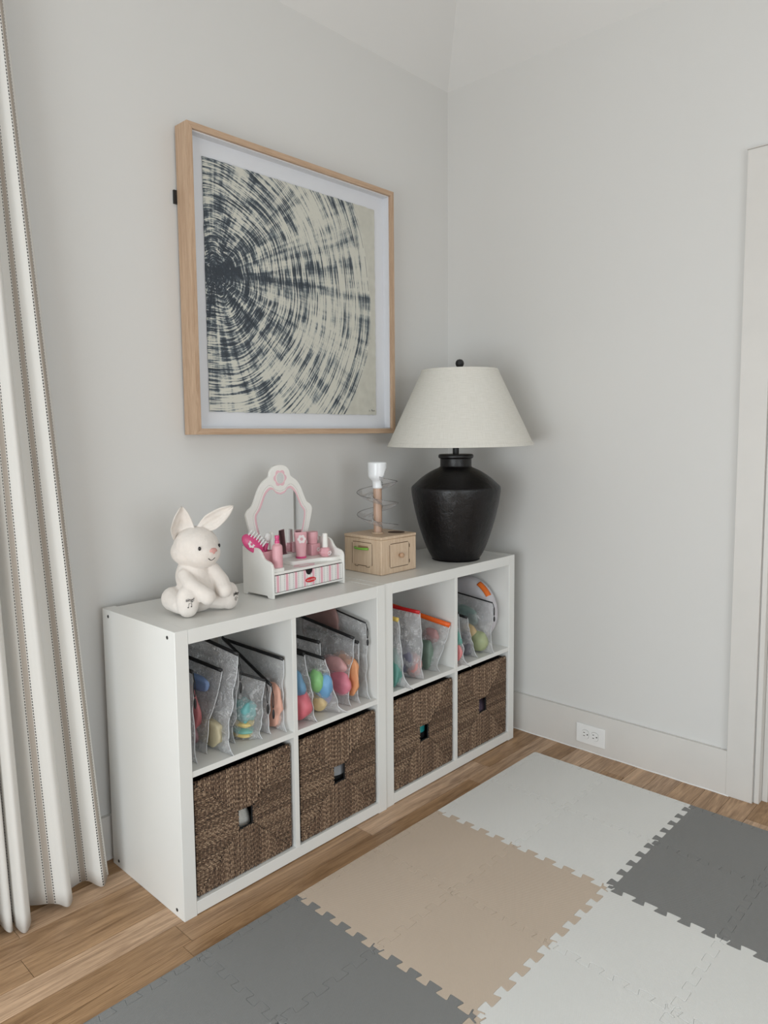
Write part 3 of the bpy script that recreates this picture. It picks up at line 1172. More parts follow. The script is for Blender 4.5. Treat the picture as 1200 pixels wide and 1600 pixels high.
MB().lathe([(0.001, ST-0.020), (0.006, ST-0.020), (0.006, ST+0.004), (0.010, ST+0.010), (0.0145, ST+0.016), (0.0165, ST+0.024), (0.0145, ST+0.032), (0.009, ST+0.038), (0.001, ST+0.040)], 32).build('finial', M['black'], lamp, smooth=True).location = (0.006, -0.014, 0)

# ------------------------------------------------------------------ wooden ball-run toy
tx, ty = 0.8600, 0.1055
TW, TH = 0.183, 0.133
toy = empty('ball_run_toy', (tx+TW/2, ty+TW/2, ZT), 'wooden ball drop box with clear spiral track, standing beside the lamp', 'toy')
h_ = TW/2
line = plain('dark_groove', (0.10, 0.06, 0.035), 0.8)
box = MB().box(-h_, h_, -h_, h_, 0.0, 0.122).build('box_body', M['birch'], toy, bevel=0.003)
lidpoly = [(-h_-0.001, -h_-0.001), (h_+0.001, -h_-0.001), (h_+0.001, h_+0.001), (-h_-0.001, h_+0.001)]
MB().prism(lidpoly, 0.1222, TH, 0, 'z').build('lid', M['birch'], toy, bevel=0.003)
# ball hole in the lid: its inner shade painted as a flat dark disc
MB().lathe([(0.001, TH+0.0001), (0.031, TH+0.0001), (0.031, TH+0.0007), (0.001, TH+0.0007)], 40, (0.048, -0.035, 0)).build('ball_hole_shade', plain('hole_shadow', (0.09, 0.055, 0.035), 0.9), toy)


def groove(pts, yoff=0.0, nrm='y', r=0.0011):
    mb = MB()
    P = [(a, -h_-0.0002, b) if nrm == 'y' else (-h_-0.0002, a, b) for a, b in pts]
    mb.tube(P, r, 5, closed=True, upv=(0, 0, 1))
    return mb


# front door (-y face): square flap with round knob
fd = MB().box(-0.048, 0.050, -h_-0.0016, -h_+0.001, 0.022, 0.104).build('door', M['birch'], toy, bevel=0.004, seg=3)
groove([(-0.049, 0.026), (-0.049, 0.101), (-0.045, 0.105), (0.046, 0.105), (0.051, 0.101), (0.051, 0.026), (0.046, 0.021), (-0.045, 0.021)]).build('groove', line, fd, smooth=True)
kn = MB().lathe([(0.001, 0), (0.004, 0), (0.004, 0.006), (0.008, 0.008), (0.0095, 0.012), (0.008, 0.017), (0.004, 0.0185), (0.001, 0.019)], 24)
kn.v = [(x, -h_-0.0014-z, y+0.062) for x, y, z in kn.v]
kn.build('knob', M['birch_knob'], fd, smooth=True)
for zz in (0.035, 0.09):
    MB().box(0.0535, 0.0555, -h_-0.0012, -h_+0.001, zz-0.006, zz+0.006).build('hinge', line, fd)
# left door (-x face): flap with green pull
sd = MB().box(-h_-0.0016, -h_+0.001, -0.046, 0.050, 0.028, 0.108).build('door', M['birch'], toy, bevel=0.004, seg=3)
g = [(0.051, 0.104), (0.047, 0.109), (-0.043, 0.109), (-0.047, 0.105), (-0.047, 0.030), (-0.034, 0.029), (-0.034, 0.023), (-0.020, 0.022), (-0.018, 0.026), (0.022, 0.026), (0.024, 0.022), (0.038, 0.023), (0.038, 0.029), (0.051, 0.031)]
groove(g, nrm='x').build('groove', line, sd, smooth=True)
green = plain('green_plastic', (0.18, 0.42, 0.05), 0.35, 0.05)
gp = MB()
pts = [(-h_-0.003-0.013*sin(pi*k/16)**0.7, 0.036-0.068*k/16, 0.088) for k in range(17)]
gp.tube(pts, 0.0042, 10, flat=0.8)
gp.build('green_pull', green, sd, smooth=True)
single_h = MB().box(-h_-0.0018, -h_-0.0008, -0.030, 0.020, 0.089, 0.097)
single_h.build('finger_slot', plain('slot_wood', (0.36, 0.22, 0.13), 0.7), sd, bevel=0.003)
# tower
pxx, pyy = -0.010, 0.002
tw = MB().lathe([(0.001, TH), (0.0155, TH), (0.0155, TH+0.164), (0.001, TH+0.164)], 28, (pxx, pyy, 0)).build('tube_post', M['copper_tube'], toy, smooth=True, angle=40)
MB().lathe([(0.0165, TH), (0.0165, TH+0.004), (0.022, TH+0.0045), (0.022, TH)], 28, (pxx, pyy, 0), cap=False).build('post_collar', M['birch'], toy, smooth=True)
# white catcher with a scooped side
mw = plain('white_hopper', (0.80, 0.82, 0.84), 0.25, 0.01)
hv, hf = [], []
zs_ = [TH+0.162, TH+0.180, TH+0.188, TH+0.196, TH+0.206, TH+0.228, TH+0.255]
rs_ = [0.0175, 0.0178, 0.0200, 0.0270, 0.0325, 0.0335, 0.0340]
NH = 48
prf = catmull(list(zip(rs_, zs_)), 4)
for (rad, zz) in prf:
    for i in range(NH):
        a = 2*pi*i/NH
        hv.append((pxx+rad*cos(a), pyy+rad*sin(a), zz))
adir = radians(-50)
for j in range(len(prf)-1):
    for i in range(NH):
        a = 2*pi*(i+0.5)/NH
        zz = (prf[j][1]+prf[j+1][1])/2
        da = (a-adir+pi) % (2*pi)-pi
        # round scoop cut out of the side facing right
        if (da/0.80)**2+((zz-(TH+0.198))/0.033)**2 < 1:
            continue
        k = (i+1) % NH
        hf.append((j*NH+i, j*NH+k, (j+1)*NH+k, (j+1)*NH+i))
hm_ = MB()
hm_.add(hv, hf)
ho = hm_.build('hopper', mw, toy, smooth=True, normals=False)
sm = ho.modifiers.new('solid', 'SOLIDIFY')
sm.thickness = 0.002
# clear spiral ramp
cl = NT('clear_plastic')
cl.n.remove(cl.b)
g1 = cl.new('ShaderNodeBsdfGlossy')
g1.inputs['Roughness'].default_value = 0.08
g1.inputs['Color'].default_value = (0.9, 0.9, 0.92, 1)
t1 = cl.new('ShaderNodeBsdfTransparent')
t1.inputs['Color'].default_value = (0.88, 0.875, 0.875, 1)
m1 = cl.new('ShaderNodeMixShader')
cl.link(cl.math('ADD', thin(cl, 0.05, 0.7, 2), 0.03), m1.inputs[0])
cl.link(t1.outputs[0], m1.inputs[1])
cl.link(g1.outputs[0], m1.inputs[2])
cd_ = cl.new('ShaderNodeBsdfDiffuse')
cd_.inputs[0].default_value = (0.75, 0.74, 0.74, 1)
m1b = cl.new('ShaderNodeMixShader')
m1b.inputs[0].default_value = 0.16
cl.link(m1.outputs[0], m1b.inputs[1])
cl.link(cd_.outputs[0], m1b.inputs[2])
cl.link(m1b.outputs[0], cl.out.inputs[0])
edge = NT('clear_rim')
edge.n.remove(edge.b)
e1 = edge.new('ShaderNodeBsdfTransparent')
e1.inputs['Color'].default_value = (0.70, 0.69, 0.69, 1)
e2 = edge.new('ShaderNodeBsdfGlossy')
e2.inputs['Roughness'].default_value = 0.1
em = edge.new('ShaderNodeMixShader')
em.inputs[0].default_value = 0.12
edge.link(e1.outputs[0], em.inputs[1])
edge.link(e2.outputs[0], em.inputs[2])
edge.link(em.outputs[0], edge.out.inputs[0])
sv, sf = [], []
turns = 2.27
NSg = 150
NC = 10
outer, inner = [], []
zt_, zb_ = TH+0.200, TH+0.020
for i in range(NSg+1):
    t_ = i/NSg
    a = radians(-150)+2*pi*turns*t_
    zz = lerp(zt_, zb_, t_)
    gr = min(1, t_*7)
    for k in range(NC+1):
        s = k/NC
        rad = lerp(0.0185, 0.020+0.054*gr, s)
        dz = -0.013*sin(pi*s)**0.9*gr+0.010*s
        p = (pxx+rad*cos(a), pyy+rad*sin(a), zz+dz)
        sv.append(p)
        if k == NC:
            outer.append(p)
        if k == 0:
            inner.append(p)
for i in range(NSg):
    for k in range(NC):
        sf.append((i*(NC+1)+k, i*(NC+1)+k+1, (i+1)*(NC+1)+k+1, (i+1)*(NC+1)+k))
spm = MB()
spm.add(sv, sf)
spo = spm.build('spiral_ramp', cl.m, toy, smooth=True, normals=False)
MB().tube(outer, 0.0013, 6).build('ramp_rim', edge.m, spo, smooth=True)
MB().tube(inner, 0.0010, 5).build('ramp_rim', edge.m, spo, smooth=True)

# ------------------------------------------------------------------ toy vanity
VA = radians(2.5)
vx, vy = 0.389, 0.103
VW, VD = 0.308, 0.140
van = empty('toy_vanity', (vx, vy, ZT), 'white and pink wooden toy vanity with mirror and drawer between rabbit and wooden toy', 'toy vanity', VA)
vwh = plain('vanity_white', (0.80, 0.79, 0.755), 0.35, 0.01)
pink = plain('pink_paint', (0.72, 0.38, 0.42), 0.4, 0.03)
lpink = plain('pale_pink_paint', (0.78, 0.50, 0.55), 0.4, 0.02)
hot = plain('hot_pink_plastic', (0.66, 0.07, 0.22), 0.3, 0.03)
pflow = plain('flower_white', (0.80, 0.74, 0.74), 0.4)
mir = NT('mirror_glass')
mir.base((0.72, 0.73, 0.74))
mir.set(Metallic=1.0, Roughness=0.02)


def side_profile(top_b=0.148, low_f=0.106):
    # (y, z) outline with feet cut-out, top flat at the back then an s-curve down to the front
    pts = [(0, 0), (0.022, 0), (0.027, 0.007), (VD-0.022, 0.007), (VD-0.017, 0), (VD, 0), (VD, top_b)]
    y1, y0 = 0.075, 0.0
    ys = [0.080, 0.070, 0.060, 0.052, 0.046, 0.040, 0.033, 0.024, 0.012, 0.004, 0.0]
    zs = [top_b, top_b-0.001, top_b-0.005, top_b-0.013, top_b-0.022, top_b-0.029, top_b-0.033, top_b-0.035, top_b-0.038, top_b-0.044, top_b-0.054]
    return pts+list(zip(ys, zs))


for s in (0, 1):
    a = 0 if s == 0 else VW-0.008
    MB().prism(side_profile(), a, a+0.008, 0, 'x').build('side_panel', vwh, van, bevel=0.0012)
DZ = 0.078
MB().box(0.008, VW-0.008, 0.004, VD-0.012, 0.070, DZ).build('top_board', vwh, van, bevel=0.0008)
MB().box(0.008, VW-0.008, 0.003, VD-0.006, 0.010, 0.016).build('bottom_board', vwh, van, bevel=0.0008)
MB().box(0.008, VW-0.008, VD-0.012, VD-0.004, 0.016, 0.10).build('back_board', vwh, van)
# raised ledges
ledL = [(0.008, 0.006), (0.052, 0.006), (0.060, 0.020), (0.070, 0.045), (0.074, 0.062), (0.074, VD-0.014), (0.008, VD-0.014)]
MB().prism(ledL, DZ, DZ+0.010, 0, 'z').build('left_ledge', vwh, van, bevel=0.0012)
ledR = catmull([(VW-0.008, 0.012), (VW-0.030, 0.010), (VW-0.050, 0.018), (VW-0.075, 0.036), (VW-0.11, 0.044), (VW-0.150, 0.048), (VW-0.176, 0.056), (VW-0.182, 0.075)], 5)
ledR += [(VW-0.182, VD-0.014), (VW-0.008, VD-0.014)]
MB().prism(ledR, DZ, DZ+0.012, 0, 'z').build('right_ledge', vwh, van, bevel=0.0012)
# pink brush holder at the left
MB().box(0.012, 0.066, 0.060, 0.064, DZ+0.010, DZ+0.056).box(0.062, 0.066, 0.064, 0.122, DZ+0.010, DZ+0.056).box(0.012, 0.062, 0.118, 0.122, DZ+0.010, DZ+0.056)\
    .build('brush_holder', pink, van, bevel=0.0008)


def flower(cx, cz, r, n=6, hole=0.42):
    """petal rosette outline in 2-D"""
    pts = []
    for i in range(72):
        a = 2*pi*i/72
        pts.append((cx+r*(0.78+0.22*abs(cos(n*a/2)))*cos(a), cz+r*(0.78+0.22*abs(cos(n*a/2)))*sin(a)))
    return pts


def disc(cx, cz, r, n=24):
    return [(cx+r*cos(2*pi*i/n), cz+r*sin(2*pi*i/n)) for i in range(n)]


# painted flower on the deck
fl = MB().prism([(x, 0.030+(y-0.030)*0.55) for x, y in flower(0.155, 0.030, 0.045)], DZ+0.0001, DZ+0.0005, 0, 'z')
fl.prism([(x, 0.030+(y-0.030)*0.55) for x, y in disc(0.155, 0.030, 0.020)], DZ+0.0005, DZ+0.0008, 1, 'z')
fl.build('painted_flower', [lpink, pflow], van)
# drawer
def m_stripes():
    t = NT('drawer_stripes')
    tc = t.new('ShaderNodeTexCoord')
    sp = t.new('ShaderNodeSeparateXYZ')
    t.link(tc.outputs['Object'], sp.inputs[0])
    per = 0.0365
    fx = t.math('MULTIPLY', t.math('FRACT', t.math('DIVIDE', t.math('SUBTRACT', sp.outputs[0], 0.012), per)), per)
    st = t.math('LESS_THAN', t.math('ABSOLUTE', t.math('SUBTRACT', fx, 0.0085)), 0.0050)
    d1 = t.math('LESS_THAN', t.math('ABSOLUTE', t.math('SUBTRACT', t.math('ABSOLUTE', t.math('SUBTRACT', fx, 0.0267)), 0.0080)), 0.0010)
    on = t.math('GREATER_THAN', t.math('FRACT', t.math('MULTIPLY', sp.outputs[2], 1/0.0030)), 0.5)
    c = t.mix(st, (0.79, 0.775, 0.75), (0.74, 0.42, 0.48))
    c = t.mix(t.math('MULTIPLY', d1, on), c, (0.20, 0.17, 0.18))
    t.base(c)
    t.set(Roughness=0.4)
    return t.m


dz0, dz1 = 0.018, 0.068
outl = [(0.010, dz0), (VW-0.010, dz0), (VW-0.010, dz1)]
cxd = VW*0.5-0.003
for i in range(13):
    a = -pi*i/12
    outl.append((cxd+0.0165*cos(a), dz1+0.000+0.016*sin(a)*1.0))
outl.append((0.010, dz1))
dr = MB().prism(outl, 0.0005, 0.006, 0, 'y').build('drawer', m_stripes(), van, bevel=0.0006)
MB().box(0.012, VW-0.012, 0.0065, 0.012, dz0+0.002, dz1).build('drawer_box', M['dark'], dr)
red = plain('red_label', (0.62, 0.02, 0.03), 0.35)
ov = [(cxd+0.003+0.0225*cos(2*pi*i/40), 0.036+0.0082*sin(2*pi*i/40)) for i in range(40)]
lb = MB().prism(ov, -0.0004, 0.0006, 0, 'y').build('logo_badge', red, dr)
text_obj('logo_text', 'Melissa & Doug', 0.0062, pflow, lb, frame_mat((cxd+0.003, -0.0006, 0.036), (1, 0, 0.04), (-0.04, 0, 1)), 0.0001, 0.15, 0.9)
# mirror board
mz = 0.071


def sym(half):
    return half+[(-x, z) for x, z in half[::-1]]


half_out = catmull([(0.098, 0.000), (0.108, 0.060), (0.124, 0.110), (0.137, 0.155), (0.1395, 0.172), (0.130, 0.186), (0.115, 0.196), (0.103, 0.218), (0.090, 0.245), (0.072, 0.268), (0.050, 0.282), (0.044, 0.288), (0.040, 0.302), (0.028, 0.315), (0.012, 0.3205), (0.0, 0.321)], 4)
half_in = catmull([(0.066, 0.020), (0.077, 0.070), (0.092, 0.115), (0.100, 0.152), (0.098, 0.168), (0.086, 0.182), (0.074, 0.205), (0.062, 0.228), (0.045, 0.243), (0.030, 0.242), (0.018, 0.231), (0.0, 0.2255)], 4)


def scaled(poly, k, c=(0, 0.14)):
    return [(c[0]+(x-c[0])*k, c[1]+(z-c[1])*k) for x, z in poly]


mcx = VW/2+0.001
yb_ = VD-0.004


def vprism(poly, y0, y1, mi=0, mb=None):
    mb = mb or MB()
    return mb.prism([(x+mcx, z+mz) for x, z in poly], y0, y1, mi, 'y')


po_ = sym(half_out)
pi_ = sym(half_in)
vprism(po_, yb_, yb_+0.009).build('mirror_board', vwh, van, bevel=0.0022, seg=3)
mbp = vprism(scaled(pi_, 1.07), yb_-0.0006, yb_+0.001)
mbp.build('pink_border', lpink, van)
mi_ = vprism(pi_, yb_-0.0012, yb_+0.001).build('mirror', mir.m, van)
# dotted outline
dots = MB()
path = scaled(pi_, 1.13)
acc = 0
for a, b in zip(path, path[1:]):
    L = math.dist(a, b)
    while acc < L:
        q = (lerp(a[0], b[0], acc/L), lerp(a[1], b[1], acc/L))
        vprism(disc(q[0], q[1], 0.00075, 6), yb_-0.0004, yb_+0.0005, 0, dots)
        acc += 0.0037
    acc -= L
dots.build('dotted_line', plain('dot_ink', (0.18, 0.15, 0.16), 0.6), van)
fl = MB()
vprism(flower(0, 0.279, 0.0275), yb_-0.0006, yb_+0.001, 0, fl)
vprism(disc(0, 0.279, 0.0180), yb_-0.0009, yb_+0.001, 1, fl)
fl.build('flower_crest', [lpink, vwh], van)
vprism([(x*0.85, 0.279+(z-0.279)) for x, z in disc(0, 0.279, 0.0170, 32)], yb_-0.0014, yb_+0.001).build('small_mirror', mir.m, van)
# brushes and cosmetics: separate things standing on the vanity
VM = Matrix.Translation((vx, vy, ZT)) @ Matrix.Rotation(VA, 4, 'Z')


def vp(x, y, z):
    return VM @ Vector((x, y, z))


def vthing(name, x, y, z, label, cat='toy make-up', rz=0):
    return empty(name, vp(x, y, z), label, cat, VA+rz, group=None)


def flowerdecal(parent, c, r, nx=(1, 0, 0), nz=(0, 0, 1), mat=None, hole=None, name='flower_print'):
    nx, nz = Vector(nx).normalized(), Vector(nz).normalized()
    nn = nx.cross(nz)
    mb = MB()
    ring = flower(0, 0, r, 6)
    rin = disc(0, 0, r*0.36, 72)
    v = [Vector(c)+nx*a+nz*b+nn*0.0004 for a, b in ring]+[Vector(c)+nx*a+nz*b+nn*0.0004 for a, b in rin]
    n = 72
    v += [p-nn*0.0006 for p in v]
    f = [(i, (i+1) % n, n+(i+1) % n, n+i) for i in range(n)]
    f += [(2*n+i, i, (i+1) % n, 2*n+(i+1) % n) for i in range(n)]
    mb.add(v, f)
    return mb.build(name, mat or pflow, parent)


Z1, Z2 = DZ+0.010, DZ+0.012
# spray bottle on the left ledge
sb = vthing('toy_spray_bottle', 0.046, 0.030, Z1, 'pink toy spray bottle with hot pink nozzle on the left front ledge of the vanity')
MB().lathe(catmull([(0.001, 0), (0.0150, 0), (0.0160, 0.003), (0.0160, 0.030), (0.0158, 0.058), (0.0145, 0.066), (0.0085, 0.071), (0.007, 0.074), (0.001, 0.0745)], 3), 32).build('bottle', pink, sb, smooth=True, angle=50)
MB().lathe([(0.0075, 0.073), (0.0075, 0.082), (0.0055, 0.083), (0.0055, 0.086), (0.0070, 0.087), (0.0070, 0.097), (0.001, 0.098)], 24).build('nozzle', hot, sb, smooth=True, angle=35)
# squeeze tube
tb = vthing('toy_cream_tube', 0.196, 0.088, Z2, 'pink toy cream tube with white flower standing before the vanity mirror', rz=radians(-24))
tm = MB()
n = 24
vsx, fsx = [], []
for j, (z, a, b) in enumerate([(0.006, 0.0165, 0.0150), (0.022, 0.0170, 0.0140), (0.055, 0.0195, 0.009), (0.084, 0.0212, 0.003)]):
    for i in range(n):
        an = 2*pi*i/n
        vsx.append((a*cos(an), b*sin(an), z))
for j in range(3):
    for i in range(n):
        k = (i+1) % n
        fsx.append((j*n+i, j*n+k, (j+1)*n+k, (j+1)*n+i))
fsx += [tuple(range(n)), tuple(3*n+i for i in range(n))]
tm.add(vsx, fsx)
tm.build('tube', pink, tb, smooth=True, angle=40)
MB().lathe([(0.001, 0), (0.0170, 0), (0.0175, 0.001), (0.0175, 0.006), (0.001, 0.0065)], 28).build('cap', hot, tb, smooth=True, angle=40)
flowerdecal(tb, (0, -0.0078, 0.062), 0.0145, (1, 0, 0), (0, 0.14, 1))
# cube and jar stacked
cbx = vthing('toy_make_up_box', 0.262, 0.104, Z2, 'pink toy cube box behind the nail polish, under the round jar')
MB().box(-0.0195, 0.0195, -0.0180, 0.0180, 0, 0.038).build('box', pink, cbx, bevel=0.0015)
flowerdecal(cbx, (0.010, -0.0181, 0.018), 0.0075)
jr = vthing('toy_cream_jar', 0.262, 0.104, Z2+0.0382, 'round pink toy jar stacked on the pink cube box')
MB().lathe(catmull([(0.001, 0), (0.0150, 0), (0.0165, 0.004), (0.0190, 0.018), (0.0195, 0.026), (0.0185, 0.037), (0.0165, 0.0395), (0.001, 0.040)], 3), 36).build('jar', pink, jr, smooth=True, angle=50)
flowerdecal(jr, (0.0115, -0.0158, 0.018), 0.0085, (0.8, 0.6, 0), (0, 0, 1))
# nail polish
npz = vthing('toy_nail_polish', 0.268, 0.050, Z2, 'pink faceted toy nail polish with tall white cap on the right ledge')
MB().lathe([(0.001, 0), (0.014, 0), (0.0215, 0.012), (0.0150, 0.027), (0.009, 0.030), (0.001, 0.030)], 8).build('bottle', pink, npz, bevel=0.0008)
MB().lathe([(0.0095, 0.0295), (0.0085, 0.074), (0.006, 0.076), (0.001, 0.0765)], 8).build('cap', vwh, npz, bevel=0.0006)
flowerdecal(npz, (0.002, -0.0185, 0.0115), 0.0085, (1, 0, 0), (0, -0.2, 1))
# white lipstick tube behind the spray
lp = vthing('toy_lipstick', 0.082, 0.100, DZ, 'slim white toy lipstick tube standing at the foot of the vanity mirror')
MB().lathe([(0.001, 0), (0.0085, 0), (0.0085, 0.050), (0.0078, 0.051), (0.0078, 0.106), (0.006, 0.108), (0.001, 0.1085)], 24).build('tube', vwh, lp, smooth=True, angle=40)
# hair brush leaning out of the holder
hb = vthing('toy_hair_brush', 0.012, 0.086, DZ+0.0505, 'hot pink toy hair brush with white bristles leaning out of the vanity holder', rz=0)
hb.rotation_euler = (0, 0, VA+radians(-25))
Rb = Matrix.Rotation(radians(-42), 3, 'Y')
hd = MB()
hd.ell((0, 0, 0), (0.0225, 0.0075, 0.040), None, 28, 14)
hd.tube([(0, 0, -0.036), (0, 0.001, -0.055)], [0.0065, 0.005], 12)


def xf(mb, R, t):
    mb.v = [tuple(R @ Vector(p)+Vector(t)) for p in mb.v]
    return mb


tb_ = (-0.012, 0.0, 0.030)
RB2 = Matrix.Rotation(radians(-48), 3, 'Y') @ Matrix.Rotation(radians(8), 3, 'Z')
xf(hd, RB2, tb_).build('brush_head', hot, hb, smooth=True)
br = MB()
for a in range(-3, 4):
    for c in range(-1, 2):
        p0 = Vector((0.012, c*0.0035, a*0.0095))
        br.tube([p0+Vector((0.000, 0, 0)), p0+Vector((0.024-abs(a)*0.0012, c*0.001, 0))], [0.0023, 0.0020], 6)
xf(br, RB2, tb_).build('bristles', M['white_plastic'], hb, smooth=True, angle=40)
fd_ = flowerdecal(hb, (0, 0, 0), 0.012)
me = fd_.data
me.transform((Matrix.Translation(tb_) @ RB2.to_4x4()) @ Matrix.Translation((-0.004, -0.0080, 0.004)) @ Matrix.Rotation(radians(14), 4, 'Z'))
# make-up brush
mk = vthing('toy_make_up_brush', 0.040, 0.090, Z1+0.002, 'pink handled toy make-up brush with white tip leaning in the vanity holder')
MB().tube([(-0.004, 0, 0.0), (0.006, 0.0, 0.040), (0.013, 0.0, 0.066)], [0.006, 0.0075, 0.0085], 16).build('handle', hot, mk, smooth=True, angle=40)
e_ = MB().ell((0.018, 0, 0.082), (0.0115, 0.010, 0.015), Matrix.Rotation(radians(20), 3, 'Y'))
e_.build('brush_tip', plain('brush_hair', (0.80, 0.79, 0.78), 0.9, 0.05, 200, 0.5, 600), mk, smooth=True)

# ------------------------------------------------------------------ plush rabbit
RBX, RBY = 0.160, 0.150
rab = empty('plush_rabbit', (RBX, RBY, ZT), 'cream plush rabbit sitting on the shelf unit with perked floppy ears', 'soft toy', radians(-32))


def m_plush(name, col, b=0.5):
    t = NT(name)
    v = t.coord()
    n = t.noise(v, 45, 4, 0.6)
    t.base(t.ramp(n, [(0.3, tuple(c*0.93 for c in col)), (0.7, col)]))
    t.set(Roughness=0.95)
    t.b.inputs['Sheen Weight'].default_value = 0.35
    t.b.inputs['Sheen Roughness'].default_value = 0.5
    t.bump(t.math('ADD', t.noise(v, 700, 3), t.math('MULTIPLY', t.noise(v, 55, 3), 1.6)), b, 0.0022)
    return t.m


plush = m_plush('cream_plush', (0.76, 0.70, 0.645))
satin = m_plush('inner_ear_plush', (0.80, 0.76, 0.71), 0.35)
bd = MB()


def cap(p0, p1, r0, r1, mb=bd, n=14):
    """tapered capsule as a chain of rings"""
    p0, p1 = Vector(p0), Vector(p1)
    t = (p1-p0).normalized()
    pts, rad = [], []
    for k in range(7):
        a = pi/2*k/6
        pts.append(p0-t*r0*cos(a))
        rad.append(max(0.0004, r0*sin(a)))
    for k in range(1, 8):
        pts.append(p0.lerp(p1, k/8))
        rad.append(lerp(r0, r1, k/8))
    for k in range(7):
        a = pi/2*k/6
        pts.append(p1+t*r1*sin(a))
        rad.append(max(0.0004, r1*cos(a)))
    mb.tube(pts, rad, n)


bd.ell((0.002, 0.004, 0.058), (0.058, 0.050, 0.060))            # belly / seat
bd.ell((-0.008, 0.002, 0.100), (0.048, 0.042, 0.056))           # chest
F = Vector((0.64, -0.77, 0)).normalized()
S = Vector((0.77, 0.64, 0)).normalized()
HC = Vector((0.003, -0.004, 0.180))
bd.ell(HC+Vector((0, 0, 0.004)), (0.062, 0.060, 0.056))
bd.ell(HC+F*0.020+Vector((0, 0, -0.012)), (0.052, 0.052, 0.043))       # cheeks and muzzle
bd.ell(HC-F*0.006+Vector((-0.004, 0, -0.010)), (0.062, 0.056, 0.044))
# arms
cap((-0.030, -0.028, 0.108), (-0.014, -0.056, 0.086), 0.0195, 0.021)
cap((-0.014, -0.056, 0.086), (0.028, -0.066, 0.054), 0.021, 0.0225)
cap((0.046, 0.000, 0.118), (0.066, -0.014, 0.085), 0.019, 0.023)
cap((0.066, -0.014, 0.085), (0.074, -0.036, 0.064), 0.023, 0.0225)
# legs
cap((-0.062, 0.000, 0.040), (-0.040, -0.040, 0.034), 0.034, 0.030)
cap((0.035, 0.010, 0.036), (0.066, 0.002, 0.032), 0.032, 0.030)
# feet
Rf = Matrix.Rotation(math.atan2(F.y, F.x)+pi/2, 3, 'Z')
f1 = Vector((-0.024, -0.062, 0.0435))
f2 = Vector((0.088, 0.002, 0.0385))
bd.ell(f1, (0.030, 0.026, 0.0435), Matrix.Rotation(radians(8), 3, 'Z'), sup=0.9)
bd.ell(f2, (0.029, 0.024, 0.0385), Matrix.Rotation(radians(58), 3, 'Z'), sup=0.9)
body = bd.build('body', plush, rab, smooth=True)
rm = body.modifiers.new('remesh', 'REMESH')
rm.mode = 'VOXEL'
rm.voxel_size = 0.0028
rm.use_smooth_shade = True
smo = body.modifiers.new('smooth', 'SMOOTH')
smo.factor = 0.5
smo.iterations = 4


def ear(tipdir, widthdir, base, L, Wd, fold, nm, bend=0.0, skew=1.0):
    """cupped leaf-shaped ear with thickness, its inner lining a sub-part"""
    tipdir, widthdir = Vector(tipdir).normalized(), Vector(widthdir).normalized()
    nrm = widthdir.cross(tipdir).normalized()
    base = Vector(base)
    NU, NV = 16, 24

    def P(u, v, d):
        w = Wd*(sin(pi*min(1, v**skew*0.90+0.10))**0.62)*(0.55+0.45*min(1, v*2.5))
        cup = fold*(abs(u)**1.6)*w
        wr = 0.0016*sin(v*17+u*3)+0.0012*sin(u*9+v*5)
        return base+tipdir*(L*v)+widthdir*(u*w*(1-0.25*abs(fold)))+nrm*(cup+d+wr+bend*v*v)
    mb = MB()
    th = 0.0050
    vs, fs = [], []
    for side in (0, 1):
        for j in range(NV+1):
            for i in range(NU+1):
                u, v = -1+2*i/NU, j/NV
                tt = th*math.sqrt(max(0.0, 1-abs(u)**4))*(min(1, (1-v)*8)**0.5)+0.0006
                vs.append(P(u, v, tt if side else -tt))
    n1 = (NU+1)*(NV+1)
    for j in range(NV):
        for i in range(NU):
            a = j*(NU+1)+i
            fs.append((a, a+1, a+NU+2, a+NU+1))
            fs.append((n1+a, n1+a+NU+1, n1+a+NU+2, n1+a+1))
    for j in range(NV):
        for i in (0, NU):
            a = j*(NU+1)+i
            fs.append((a, a+NU+1, n1+a+NU+1, n1+a))
    for i in range(NU):
        for j in (0, NV):
            a = j*(NU+1)+i
            fs.append((a, n1+a, n1+a+1, a+1))
    mb.add(vs, fs)
    o = mb.build('ear', plush, rab, smooth=True)
    mb = MB()
    vs, fs = [], []
    for j in range(NV+1):
        for i in range(NU+1):
            u, v = (-1+2*i/NU)*0.72, 0.08+0.80*j/NV
            vs.append(P(u, v, th+0.0012))
    for j in range(NV):
        for i in range(NU):
            a = j*(NU+1)+i
            fs.append((a, a+1, a+NU+2, a+NU+1))
    vs2 = [v-nrm*0.003 for v in vs]
    n2 = len(vs)
    fs += [tuple(n2+q for q in f[::-1]) for f in fs]
    mb.add(vs+vs2, fs)
    mb.build('inner_ear', satin, o, smooth=True, normals=False)
    return o


ear((0.80, -0.05, 0.56), (-0.60, 0.06, 0.80), (0.000, -0.002, 0.219), 0.130, 0.027, -0.50, 'r')
ear((0.16, -0.02, 0.95), (-0.90, -0.32, 0.15), (-0.048, 0.002, 0.203), 0.094, 0.043, -0.80, 'l', 0.0, 0.62)
# face
ink = plain('embroidery', (0.012, 0.012, 0.012), 0.25)
nosem = plain('pink_nose', (0.62, 0.33, 0.30), 0.7, 0.05)


def on_head(theta, dz, d=0.0):
    """point on the head surface, theta from the face direction towards the far side"""
    a = math.atan2(F.y, F.x)+theta
    rr = 0.0655
    rz_ = math.sqrt(max(0.05, 1-((dz-0.0)/0.057)**2))
    return HC+Vector((cos(a)*rr*rz_, sin(a)*rr*rz_, dz))+Vector((cos(a), sin(a), 0))*d


